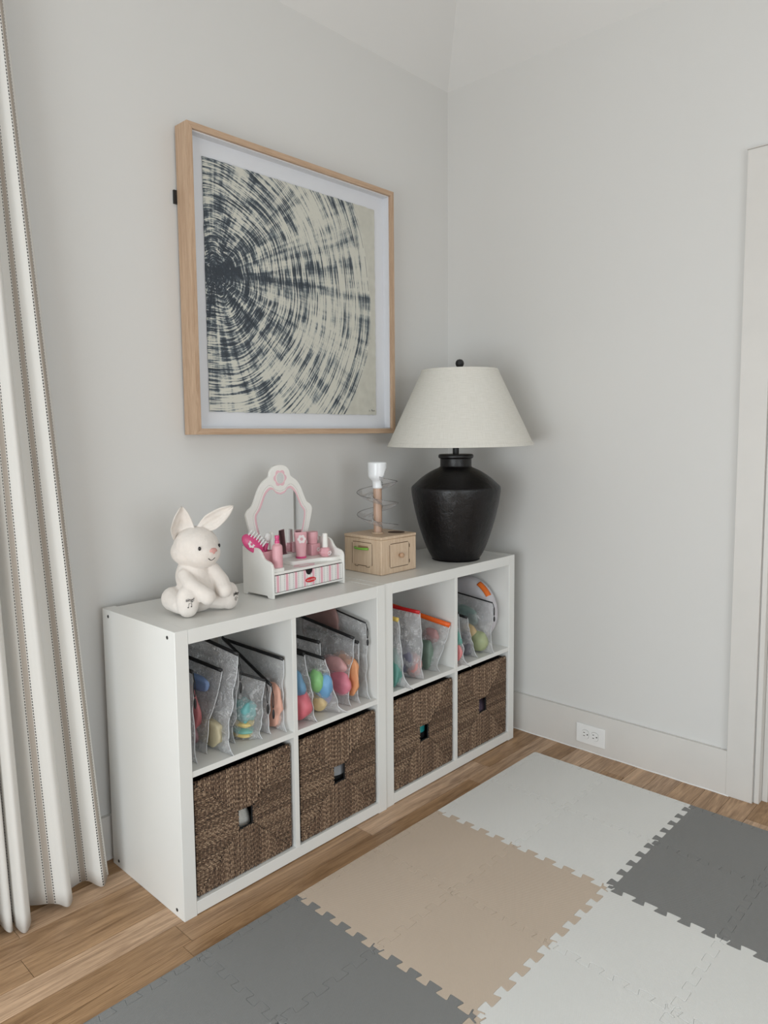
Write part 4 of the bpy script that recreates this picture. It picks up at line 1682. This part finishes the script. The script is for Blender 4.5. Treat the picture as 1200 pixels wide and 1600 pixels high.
for th_, nm in ((-0.56, 'near'), (0.56, 'far')):
    p = on_head(th_, 0.006, -0.0005)
    rz_ = Matrix.Rotation(math.atan2(F.y, F.x)+th_, 3, 'Z')
    e = MB().ell(p, (0.0030, 0.0040, 0.0056), rz_, 16, 12).build('eye', ink, rab, smooth=True)
pn = on_head(0, -0.005, 0.005)
ns = MB()
w_ = 0.0105
tri = [pn+S*(-w_)+Vector((0, 0, 0.004)), pn+S*0+Vector((0, 0, 0.0085)), pn+S*w_+Vector((0, 0, 0.004)), pn+Vector((0, 0, -0.009))]
nm_ = MB()
nm_.ell(pn+Vector((0, 0, 0.0015)), (0.0060, 0.0125, 0.0085), Matrix.Rotation(math.atan2(F.y, F.x), 3, 'Z'))
nm_.v = [tuple(Vector(v)-(Vector(v)-pn).project(S)*(0.62 if (Vector(v)-pn).z < -0.001 else 0)) for v in nm_.v]
nm_.build('nose', nosem, rab, smooth=True)
mp_ = [on_head(a, -0.022-0.006*cos((a+0.09)/0.15*pi/2), 0.0105) for a in [-0.24+0.030*k for k in range(11)]]
MB().tube(mp_, 0.0010, 6).build('mouth', ink, rab, smooth=True)


# embroidery on the foot pads
def pad(center, ang, word, sym_):
    d = Vector((sin(ang), -cos(ang), 0))
    xdir = Vector((cos(ang), sin(ang), 0))
    c = Vector(center)+d*0.0262
    text_obj('embroidered_word', word, 0.013, ink, body, frame_mat(c+Vector((0, 0, 0.009)), xdir, (0, 0, 1)), 0.0006, 0.1)
    mb = MB()
    o = c+Vector((0, 0, -0.006))

    def Q(a, b):
        return o+xdir*a+Vector((0, 0, b))
    if sym_ == 'note':
        mb.tube([Q(-0.004, -0.005), Q(-0.003, 0.005), Q(0.0045, 0.006), Q(0.0045, -0.003)], 0.0006, 6)
        mb.ell(Q(-0.0052, -0.0052), (0.0018, 0.0010, 0.0014)).ell(Q(0.0034, -0.0034), (0.0018, 0.0010, 0.0014))
    else:
        mb.tube([Q(0.0055*cos(k*pi/8), 0.0045*sin(k*pi/8)) for k in range(14)], 0.0005, 6)
        mb.tube([Q(-0.002, 0.001), Q(0.0, -0.002), Q(0.0025, 0.0015)], 0.0005, 6)
    mb.build('embroidered_symbol', ink, body, smooth=True)


pad(f1, radians(14), 'sing!', 'note')
pad(f2, radians(46), 'play', 'hide')

# ------------------------------------------------------------------ mesh pouches and what is in them
def m_bag(name, tint, dens):
    t = NT(name)
    t.n.remove(t.b)
    tc = t.new('ShaderNodeTexCoord')
    v = tc.outputs['Object']
    gl = t.new('ShaderNodeBsdfGlossy')
    gl.inputs['Roughness'].default_value = 0.10
    gl.inputs['Color'].default_value = (1, 1, 1, 1)
    df = t.new('ShaderNodeBsdfDiffuse')
    df.inputs['Color'].default_value = (*tint, 1)
    tl = t.new('ShaderNodeBsdfTranslucent')
    tl.inputs['Color'].default_value = (*tint, 1)
    tr = t.new('ShaderNodeBsdfTransparent')
    bm_ = t.new('ShaderNodeBump')
    bm_.inputs['Strength'].default_value = 1.0
    bm_.inputs['Distance'].default_value = 0.014
    hh = t.math('ADD', t.noise(v, 34, 5, 0.65, 1.2), t.math('MULTIPLY', t.noise(v, 300, 2), 0.10))
    t.link(hh, bm_.inputs['Height'])
    t.link(bm_.outputs[0], gl.inputs['Normal'])
    t.link(bm_.outputs[0], df.inputs['Normal'])
    m0 = t.new('ShaderNodeMixShader')
    m0.inputs[0].default_value = 0.30
    t.link(df.outputs[0], m0.inputs[1])
    t.link(tl.outputs[0], m0.inputs[2])
    # gloss
    lw = t.new('ShaderNodeLayerWeight')
    lw.inputs[0].default_value = 0.35
    t.link(bm_.outputs[0], lw.inputs['Normal'])
    m1 = t.new('ShaderNodeMixShader')
    t.link(t.math('ADD', t.math('MULTIPLY', t.math('POWER', lw.outputs['Facing'], 3), 0.45), 0.30), m1.inputs[0])
    t.link(m0.outputs[0], m1.inputs[1])
    t.link(gl.outputs[0], m1.inputs[2])
    # mesh threads
    uv = t.new('ShaderNodeSeparateXYZ')
    t.link(tc.outputs['UV'], uv.inputs[0])
    k = 2*pi/0.0032
    a = t.math('ABSOLUTE', t.math('SINE', t.math('MULTIPLY', uv.outputs[0], k/2)))
    b = t.math('ABSOLUTE', t.math('SINE', t.math('MULTIPLY', uv.outputs[1], k/2)))
    th = t.math('GREATER_THAN', t.math('MAXIMUM', a, b), 0.93)
    cn = t.noise(v, 24, 3, 0.6, 1.0)
    crease = t.math('SUBTRACT', 1.0, t.math('MULTIPLY', t.math('ABSOLUTE', t.math('SUBTRACT', cn, 0.5)), 22), clamp=True)
    cn2 = t.noise(v, 60, 2, 0.5, 0.5)
    crease = t.math('MULTIPLY', crease, t.math('GREATER_THAN', cn2, 0.5))
    fac = t.math('ADD', t.math('MULTIPLY', th, 0.22), dens)
    fac = t.math('ADD', fac, t.math('MULTIPLY', crease, 0.34))
    fac = t.math('ADD', fac, t.math('MULTIPLY', t.math('SUBTRACT', t.noise(v, 14, 2), 0.5), 0.25))
    fac = t.math('ADD', fac, t.math('MULTIPLY', lw.outputs['Facing'], 0.22), clamp=True)
    m2 = t.new('ShaderNodeMixShader')
    t.link(fac, m2.inputs[0])
    t.link(tr.outputs[0], m2.inputs[1])
    t.link(m1.outputs[0], m2.inputs[2])
    t.link(m2.outputs[0], t.out.inputs[0])
    return t.m


BAG = m_bag('clear_mesh_vinyl', (0.80, 0.81, 0.82), 0.17)
BAGD = m_bag('dense_mesh_vinyl', (0.80, 0.81, 0.83), 0.34)
SEAMM = plain('welded_seam', (0.66, 0.68, 0.70), 0.35, 0.05)
ZIP = {'black': M['black'], 'red': plain('red_zip', (0.50, 0.01, 0.012), 0.4), 'yellow': plain('yellow_zip', (0.72, 0.52, 0.12), 0.45),
       'orange': plain('orange_zip', (0.80, 0.12, 0.01), 0.4)}


def pouch(fb, bb, ft, bt, T, zipc, label, tip=0.012, seed=0, mat=None, cord=None, zr=0.0058, belly=0.3, sag=0.0, group='zipped mesh toy pouches'):
    """flat zipped pouch: corners front/back bottom (x,y) and front/back top (x,y,z)"""
    org = Vector(((fb[0]+bb[0])/2, (fb[1]+bb[1])/2, ZS))
    r = empty('mesh_pouch', org, label, 'pouch', group=group)
    c00, c10 = Vector((*fb, ZS+0.0015)), Vector((*bb, ZS+0.0015))
    c01, c11 = Vector(ft), Vector(bt)
    NU, NV = 44, 56
    e = (c10-c00)
    e.z = 0
    nrm = Vector((e.y, -e.x, 0)).normalized()       # points to -x side when the bag runs back
    if nrm.x > 0:
        nrm = -nrm

    def center(u, v):
        p = c00.lerp(c10, u).lerp(c01.lerp(c11, u), v)
        w = 0.006*min(1, T/0.06)*noise.noise(Vector((u*3, v*4, seed*7.3)))*sin(pi*v)
        p = p+nrm*w*2
        p = p+e.normalized()*(0.010*noise.noise(Vector((seed*5.1, v*6, 0.5)))*(1-u)*sin(pi*min(1, v*1.1)))
        # slight waist in the front edge, pinched tip at the foot
        p = p+(-e.normalized())*((0.003*sin(v*7+seed)*sin(pi*v))*(1-u)+tip*max(0, 1-v*7)**2*max(0, 1-u*5))
        p.z -= sag*sin(pi*u)*v**3
        return p

    def half(u, v):
        g = max(0.0, sin(pi*min(1, max(0, u*0.96+0.0))))**0.5
        f_ = (0.30+0.70*min(1, v/belly)**0.6) if v < belly else max(0.0, cos((v-belly)/(1-belly)*pi/2))**0.9
        k = 1+0.35*noise.noise(Vector((u*4+seed, v*5, 3.3)))
        return T/2*g*f_*k+0.0004
    vs, fs, uvs = [], [], []
    L = e.length
    Hh = c01.z-c00.z
    for side in (1, -1):
        for j in range(NV+1):
            for i in range(NU+1):
                u, v = i/NU, j/NV
                h = half(u, v)
                q_ = Vector((u*5, v*6, seed*2.1+side*4))
                w = (0.0100*(0.35-abs(noise.noise(q_)))+0.0045*(0.3-abs(noise.noise(q_*2.3)))+0.0020*noise.noise(q_*5))*min(1, sin(pi*u)*1.6)*min(1, (1-v)*4)
                p = center(u, v)+nrm*side*(h+w)
                p.z = max(p.z, ZS+0.0008)
                vs.append(p-org)
                uvs.append((u*L, v*Hh))
    n1 = (NU+1)*(NV+1)
    for j in range(NV):
        for i in range(NU):
            a = j*(NU+1)+i
            fs.append((a, a+1, a+NU+2, a+NU+1))
            b = n1+a
            fs.append((b, b+NU+1, b+NU+2, b+1))
    for i in range(NU):
        fs.append((i, n1+i, n1+i+1, i+1))
    me = bpy.data.meshes.new('pouch_body')
    me.from_pydata([tuple(v) for v in vs], [], fs)
    uvl = me.uv_layers.new(name='UVMap')
    for l in me.loops:
        uvl.data[l.index].uv = uvs[l.vertex_index]
    me.polygons.foreach_set('use_smooth', [True]*len(fs))
    me.materials.append(mat or BAG)
    link(bpy.data.objects.new('pouch_body', me), r)
    # welded front seam and zip
    sm_ = MB()
    sm_.tube([center(0, j/NV)-org+(-e.normalized())*0.0008 for j in range(NV+1)], 0.0013, 6, flat=0.7)
    sm_.v = [(x, y, max(z, 0.0008)) for x, y, z in sm_.v]
    sm_.build('seam', SEAMM, r, smooth=True)
    zp = [center(u/14, 1.0)-org+Vector((0, 0, 0.002)) for u in range(15)]
    MB().tube(zp, zr, 8, flat=0.55).build('zipper', ZIP[zipc], r, smooth=True)
    if cord:
        p0 = zp[0]+Vector((0, -0.002, -0.002))
        L_ = cord
        d = (-e.normalized())*0.004
        cm_ = MB()
        cm_.tube([p0, p0+d+Vector((0, 0, -L_*0.2))], 0.0016, 6)
        lp_ = []
        for k in range(20):
            a = 2*pi*k/20
            lp_.append(p0+d*1.2+Vector((0.0028*sin(a)*1.0, 0, -L_*0.2-(L_*0.22)*(1-cos(a)))))
        cm_.tube(lp_, 0.0013, 6, closed=True, upv=(0, 1, 0))
        cm_.ell(p0+d*1.3+Vector((0, 0, -L_*0.82)), (0.0042, 0.0035, L_*0.15))
        cm_.build('pull_cord', M['black'], r, smooth=True)
    return r


cm_cache = {}


def toycol(c):
    if c not in cm_cache:
        cm_cache[c] = plain('toy_'+str(len(cm_cache)), tuple(lerp(q, 0.42, 0.28) for q in c), 0.5, 0.06)
    return cm_cache[c]


def blob(name, c, r, col, label, cat='toy', sup=1.0, wob=0.12, rot=0, seed=0):
    R = Matrix.Rotation(rot, 3, 'X')
    if name in ('toy_block', 'toy_figure', 'toy_cup'):
        sup, wob = 0.55, 0.25
    if name in ('toy_bundle', 'toy_disc'):
        sup, wob = 0.85, 0.15
    c = (c[0], c[1], max(c[2], ZS+r[2]*1.06+0.002))
    o = MB().ell((0, 0, 0), r, R, 32, 20, sup=sup, wob=wob, seed=seed).build(name, toycol(col), None, smooth=True)
    o.location = c
    return tag(o, label, cat)


CELL1, CELL2, CELL3, CELL4 = ('in the leftmost cube', 'in the second cube', 'in the third cube', 'in the rightmost cube')
# --- cube 1
pouch((0.072, 0.045), (0.070, 0.30), (0.078, 0.050, 0.632), (0.070, 0.29, 0.640), 0.030, 'black', 'black zipped mesh pouch pressed against the left side panel of the leftmost cube', seed=1, mat=BAGD, cord=0.10)
pouch((0.120, 0.075), (0.105, 0.32), (0.180, 0.068, 0.606), (0.130, 0.31, 0.640), 0.034, 'black', 'mesh pouch of red and blue toys, second from left '+CELL1, seed=2)
pouch((0.162, 0.030), (0.150, 0.31), (0.2137, 0.0375, 0.650), (0.165, 0.30, 0.700), 0.036, 'black', 'tall pale mesh pouch with long dangling cord, third from left '+CELL1, seed=3, mat=BAGD, cord=0.11, tip=0.03)
pouch((0.212, 0.075), (0.200, 0.31), (0.242, 0.075, 0.600), (0.215, 0.30, 0.620), 0.028, 'black', 'thin mesh pouch behind the small teal and yellow pouch '+CELL1, seed=4, mat=BAGD)
pouch((0.276, 0.038), (0.222, 0.115), (0.312, 0.050, 0.548), (0.252, 0.112, 0.575), 0.062, 'black', 'small rounded mesh pouch of teal and yellow toys '+CELL1, seed=5, belly=0.45, cord=0.10, tip=0.01, zr=0.004)
pouch((0.318, 0.050), (0.305, 0.30), (0.330, 0.045, 0.530), (0.332, 0.29, 0.625), 0.034, 'black', 'mesh pouch with steeply sloping black zip near the divider '+CELL1, seed=6, mat=BAGD, cord=0.10)
pouch((0.358, 0.028), (0.352, 0.31), (0.3655, 0.032, 0.602), (0.350, 0.30, 0.612), 0.022, 'black', 'flat mesh pouch with peach toys leaning on the divider '+CELL1, seed=7)
blob('toy_disc', (0.118, 0.17, 0.500), (0.0138, 0.0806, 0.0715), (0.42, 0.03, 0.04), 'red round toy in the second pouch from left '+CELL1, seed=1)
blob('toy_disc', (0.112, 0.17, 0.430), (0.0138, 0.0715, 0.0442), (0.20, 0.04, 0.06), 'dark red toy low in the second pouch from left '+CELL1, seed=2)
blob('toy_book', (0.142, 0.20, 0.570), (0.0092, 0.1170, 0.0208), (0.10, 0.22, 0.50), 'flat blue toy atop the second pouch from left '+CELL1, sup=0.5)
blob('toy_block', (0.160, 0.13, 0.425), (0.0161, 0.0780, 0.0390), (0.62, 0.53, 0.30), 'pale yellow toy at the bottom of the tall pouch '+CELL1, seed=5)
blob('toy_cup', (0.262, 0.082, 0.468), (0.0253, 0.0338, 0.0286), (0.05, 0.42, 0.42), 'teal toy in the small rounded pouch '+CELL1, seed=3)
blob('toy_ring', (0.258, 0.083, 0.434), (0.0264, 0.0364, 0.0117), (0.85, 0.62, 0.15), 'yellow ring toy in the middle of the small rounded pouch '+CELL1, seed=3)
blob('toy_ring', (0.256, 0.083, 0.414), (0.0264, 0.0364, 0.0117), (0.12, 0.48, 0.40), 'green ring toy near the bottom of the small rounded pouch '+CELL1, seed=4)
blob('toy_ring', (0.254, 0.083, 0.400), (0.0253, 0.0338, 0.0104), (0.85, 0.62, 0.15), 'yellow ring toy at the very bottom of the small rounded pouch '+CELL1, seed=5)
blob('toy_figure', (0.356, 0.10, 0.440), (0.0103, 0.0650, 0.0624), (0.85, 0.40, 0.27), 'peach toy in the flat pouch by the divider '+CELL1, seed=6)
# --- cube 2
pouch((0.466, 0.018), (0.436, 0.17), (0.448, 0.035, 0.596), (0.432, 0.16, 0.600), 0.062, 'black', 'bulging mesh pouch of blue and red toys beside the divider '+CELL2, seed=11, belly=0.35, zr=0.007)
pouch((0.568, 0.014), (0.478, 0.19), (0.5136, 0.018, 0.571), (0.478, 0.18, 0.590), 0.066, 'black', 'mesh pouch of green, blue and yellow toys leaning at the front '+CELL2, seed=12, belly=0.35, tip=0.028)
pouch((0.560, 0.080), (0.520, 0.31), (0.532, 0.060, 0.609), (0.502, 0.30, 0.620), 0.030, 'black', 'pale mesh pouch showing just above the leaning colourful pouch '+CELL2, seed=13, mat=BAGD)
pouch((0.622, 0.035), (0.590, 0.30), (0.665, 0.045, 0.597), (0.635, 0.30, 0.640), 0.044, 'black', 'mesh pouch with pink toys and a straight black zip '+CELL2, seed=14, tip=0.015)
pouch((0.662, 0.030), (0.654, 0.29), (0.686, 0.045, 0.578), (0.668, 0.28, 0.590), 0.020, 'black', 'narrow mesh pouch of orange toys squeezed behind the pink pouch '+CELL2, seed=15)
pouch((0.708, 0.030), (0.702, 0.33), (0.709, 0.034, 0.640), (0.690, 0.32, 0.690), 0.026, 'black', 'tall clear pouch leaning on the right side panel '+CELL2, seed=16, cord=0.075, zr=0.003)
blob('toy_ball', (0.436, 0.062, 0.432), (0.0345, 0.0585, 0.0494), (0.72, 0.05, 0.10), 'red toy ball at the bottom of the bulging pouch '+CELL2, seed=1)
blob('toy_ball', (0.428, 0.075, 0.505), (0.0253, 0.0585, 0.0468), (0.05, 0.28, 0.52), 'blue toy in the upper part of the bulging pouch '+CELL2, seed=2)
blob('toy_egg', (0.508, 0.060, 0.498), (0.0218, 0.0364, 0.0364), (0.20, 0.60, 0.14), 'green toy egg in the leaning colourful pouch '+CELL2)
blob('toy_egg', (0.530, 0.044, 0.478), (0.0218, 0.0338, 0.0442), (0.06, 0.34, 0.66), 'blue toy egg in the leaning colourful pouch '+CELL2, rot=0.3)
blob('toy_egg', (0.540, 0.060, 0.446), (0.0207, 0.0364, 0.0312), (0.22, 0.22, 0.55), 'purple toy egg in the leaning colourful pouch '+CELL2)
blob('toy_egg', (0.526, 0.075, 0.422), (0.0253, 0.0442, 0.0325), (0.85, 0.62, 0.26), 'yellow toy egg at the bottom of the leaning colourful pouch '+CELL2)
blob('toy_ball', (0.630, 0.085, 0.452), (0.0230, 0.0585, 0.0416), (0.85, 0.16, 0.26), 'bright pink toy in the pink pouch '+CELL2, seed=3)
blob('toy_ball', (0.634, 0.110, 0.505), (0.0184, 0.0585, 0.0312), (0.78, 0.36, 0.36), 'pale pink toy above the bright pink one '+CELL2, seed=4)
blob('toy_block', (0.664, 0.085, 0.470), (0.0103, 0.0585, 0.0650), (0.85, 0.30, 0.06), 'orange toy in the narrow pouch '+CELL2, seed=5)
blob('toy_book', (0.693, 0.240, 0.600), (0.0080, 0.0910, 0.0780), (0.25, 0.08, 0.06), 'dark red toy in the back of the tall clear pouch '+CELL2, sup=0.5)
# --- cube 3
pouch((0.868, 0.002), (0.838, 0.22), (0.842, 0.012, 0.628), (0.836, 0.20, 0.632), 0.050, 'yellow', 'mesh pouch with yellow zip against the left side panel '+CELL3, seed=21, tip=0.030, zr=0.008, mat=BAGD)
pouch((0.972, 0.015), (0.915, 0.29), (0.960, 0.018, 0.630), (0.905, 0.28, 0.650), 0.078, 'red', 'large mesh pouch with red zip in the middle '+CELL3, seed=22, belly=0.40, zr=0.007, tip=0.0, mat=BAGD)
pouch((1.068, 0.040), (1.030, 0.26), (1.132, 0.020, 0.549), (1.062, 0.25, 0.600), 0.055, 'orange', 'mesh pouch with orange zip leaning beside the red zipped one '+CELL3, seed=23, zr=0.010, tip=0.02)
blob('toy_block', (0.846, 0.075, 0.440), (0.0196, 0.0585, 0.0624), (0.02, 0.30, 0.24), 'green toy in the yellow zipped pouch '+CELL3, seed=1)
blob('toy_bundle', (0.946, 0.115, 0.462), (0.027, 0.072, 0.062), (0.085, 0.080, 0.17), 'dark purple toy bundle in the red zipped pouch '+CELL3, seed=2)
blob('toy_bundle', (0.966, 0.055, 0.424), (0.0230, 0.0338, 0.0416), (0.62, 0.22, 0.20), 'reddish toy at the front of the red zipped pouch '+CELL3, seed=4)
blob('toy_block', (1.064, 0.100, 0.430), (0.0184, 0.0520, 0.0494), (0.07, 0.17, 0.11), 'dark green toy in the orange zipped pouch '+CELL3, seed=3)
blob('toy_ball', (1.095, 0.080, 0.510), (0.0149, 0.0390, 0.0286), (0.40, 0.16, 0.16), 'red toy at the top of the orange zipped pouch '+CELL3, seed=3)
# --- cube 4
pouch((1.192, 0.000), (1.185, 0.22), (1.180, 0.018, 0.585), (1.178, 0.20, 0.60), 0.028, 'black', 'mesh pouch pressed against the divider '+CELL4, seed=31, tip=0.03)
pouch((1.300, 0.030), (1.262, 0.28), (1.256, 0.034, 0.552), (1.236, 0.28, 0.580), 0.034, 'black', 'low mesh pouch leaning left, second from the divider '+CELL4, seed=32, mat=BAGD)
pouch((1.382, 0.010), (1.335, 0.27), (1.392, 0.012, 0.588), (1.385, 0.27, 0.615), 0.078, 'black', 'large glossy mesh pouch of green toys before round grey toy '+CELL4, seed=33, belly=0.35, cord=0.075, zr=0.003)
blob('toy_ball', (1.186, 0.045, 0.430), (0.0115, 0.0390, 0.0442), (0.80, 0.18, 0.18), 'red toy in the pouch pressed against the divider '+CELL4, seed=1)
blob('toy_block', (1.183, 0.050, 0.490), (0.0103, 0.0390, 0.0338), (0.05, 0.34, 0.28), 'teal toy in the pouch pressed against the divider '+CELL4, seed=2)
blob('toy_block', (1.285, 0.080, 0.440), (0.0126, 0.0390, 0.0442), (0.12, 0.12, 0.16), 'dark toy in the low leaning pouch '+CELL4, seed=2)
blob('toy_ball', (1.362, 0.060, 0.425), (0.0299, 0.0468, 0.0403), (0.36, 0.42, 0.17), 'lime green toy at the bottom of the large glossy pouch '+CELL4, seed=3)
blob('toy_ball', (1.352, 0.105, 0.462), (0.0230, 0.0468, 0.0390), (0.72, 0.50, 0.20), 'tan toy in the middle of the large glossy pouch '+CELL4, seed=4)
blob('toy_bundle', (1.366, 0.150, 0.520), (0.016, 0.085, 0.048), (0.10, 0.20, 0.18), 'dark green toy at the top of the large glossy pouch '+CELL4, seed=5)
# round padded toy
rt_ = empty('round_padded_toy', (1.455, 0.175, ZS), 'pale grey round padded toy with orange patch against the right side panel', 'toy')
lil = plain('lilac_grey_cloth', (0.60, 0.58, 0.61), 0.7, 0.03, 40, 0.2, 300)
ro = MB()
for k in range(1):
    prof = [(0.001, -0.034), (0.09, -0.034), (0.118, -0.030), (0.132, -0.020), (0.138, 0.0), (0.132, 0.018), (0.118, 0.028), (0.09, 0.033), (0.001, 0.034)]
    ro.lathe(catmull(prof, 4), 64)
ro.v = [(z, x, y*1.0+0.1385) for x, y, z in ro.v]
ro.build('padded_body', lil, rt_, smooth=True)
pr_ = MB()
pts = []
for k in range(12):
    a = radians(118+k*2.6)
    pts.append(a)
vv, ff = [], []
for a in pts:
    for (rad, xx) in ((0.139, -0.006), (0.1385, -0.016), (0.1335, -0.0225), (0.127, -0.0275)):
        vv.append((xx-0.0012, rad*1.012*cos(a), 0.1385+rad*1.012*sin(a)))
for i in range(len(pts)-1):
    for k in range(3):
        ff.append((i*4+k, i*4+k+1, (i+1)*4+k+1, (i+1)*4+k))
pr_.add(vv, ff)
pt = pr_.build('orange_patch', plain('orange_patch', (0.82, 0.17, 0.015), 0.6), rt_, smooth=True)
so2 = pt.modifiers.new('solid', 'SOLIDIFY')
so2.thickness = 0.0015
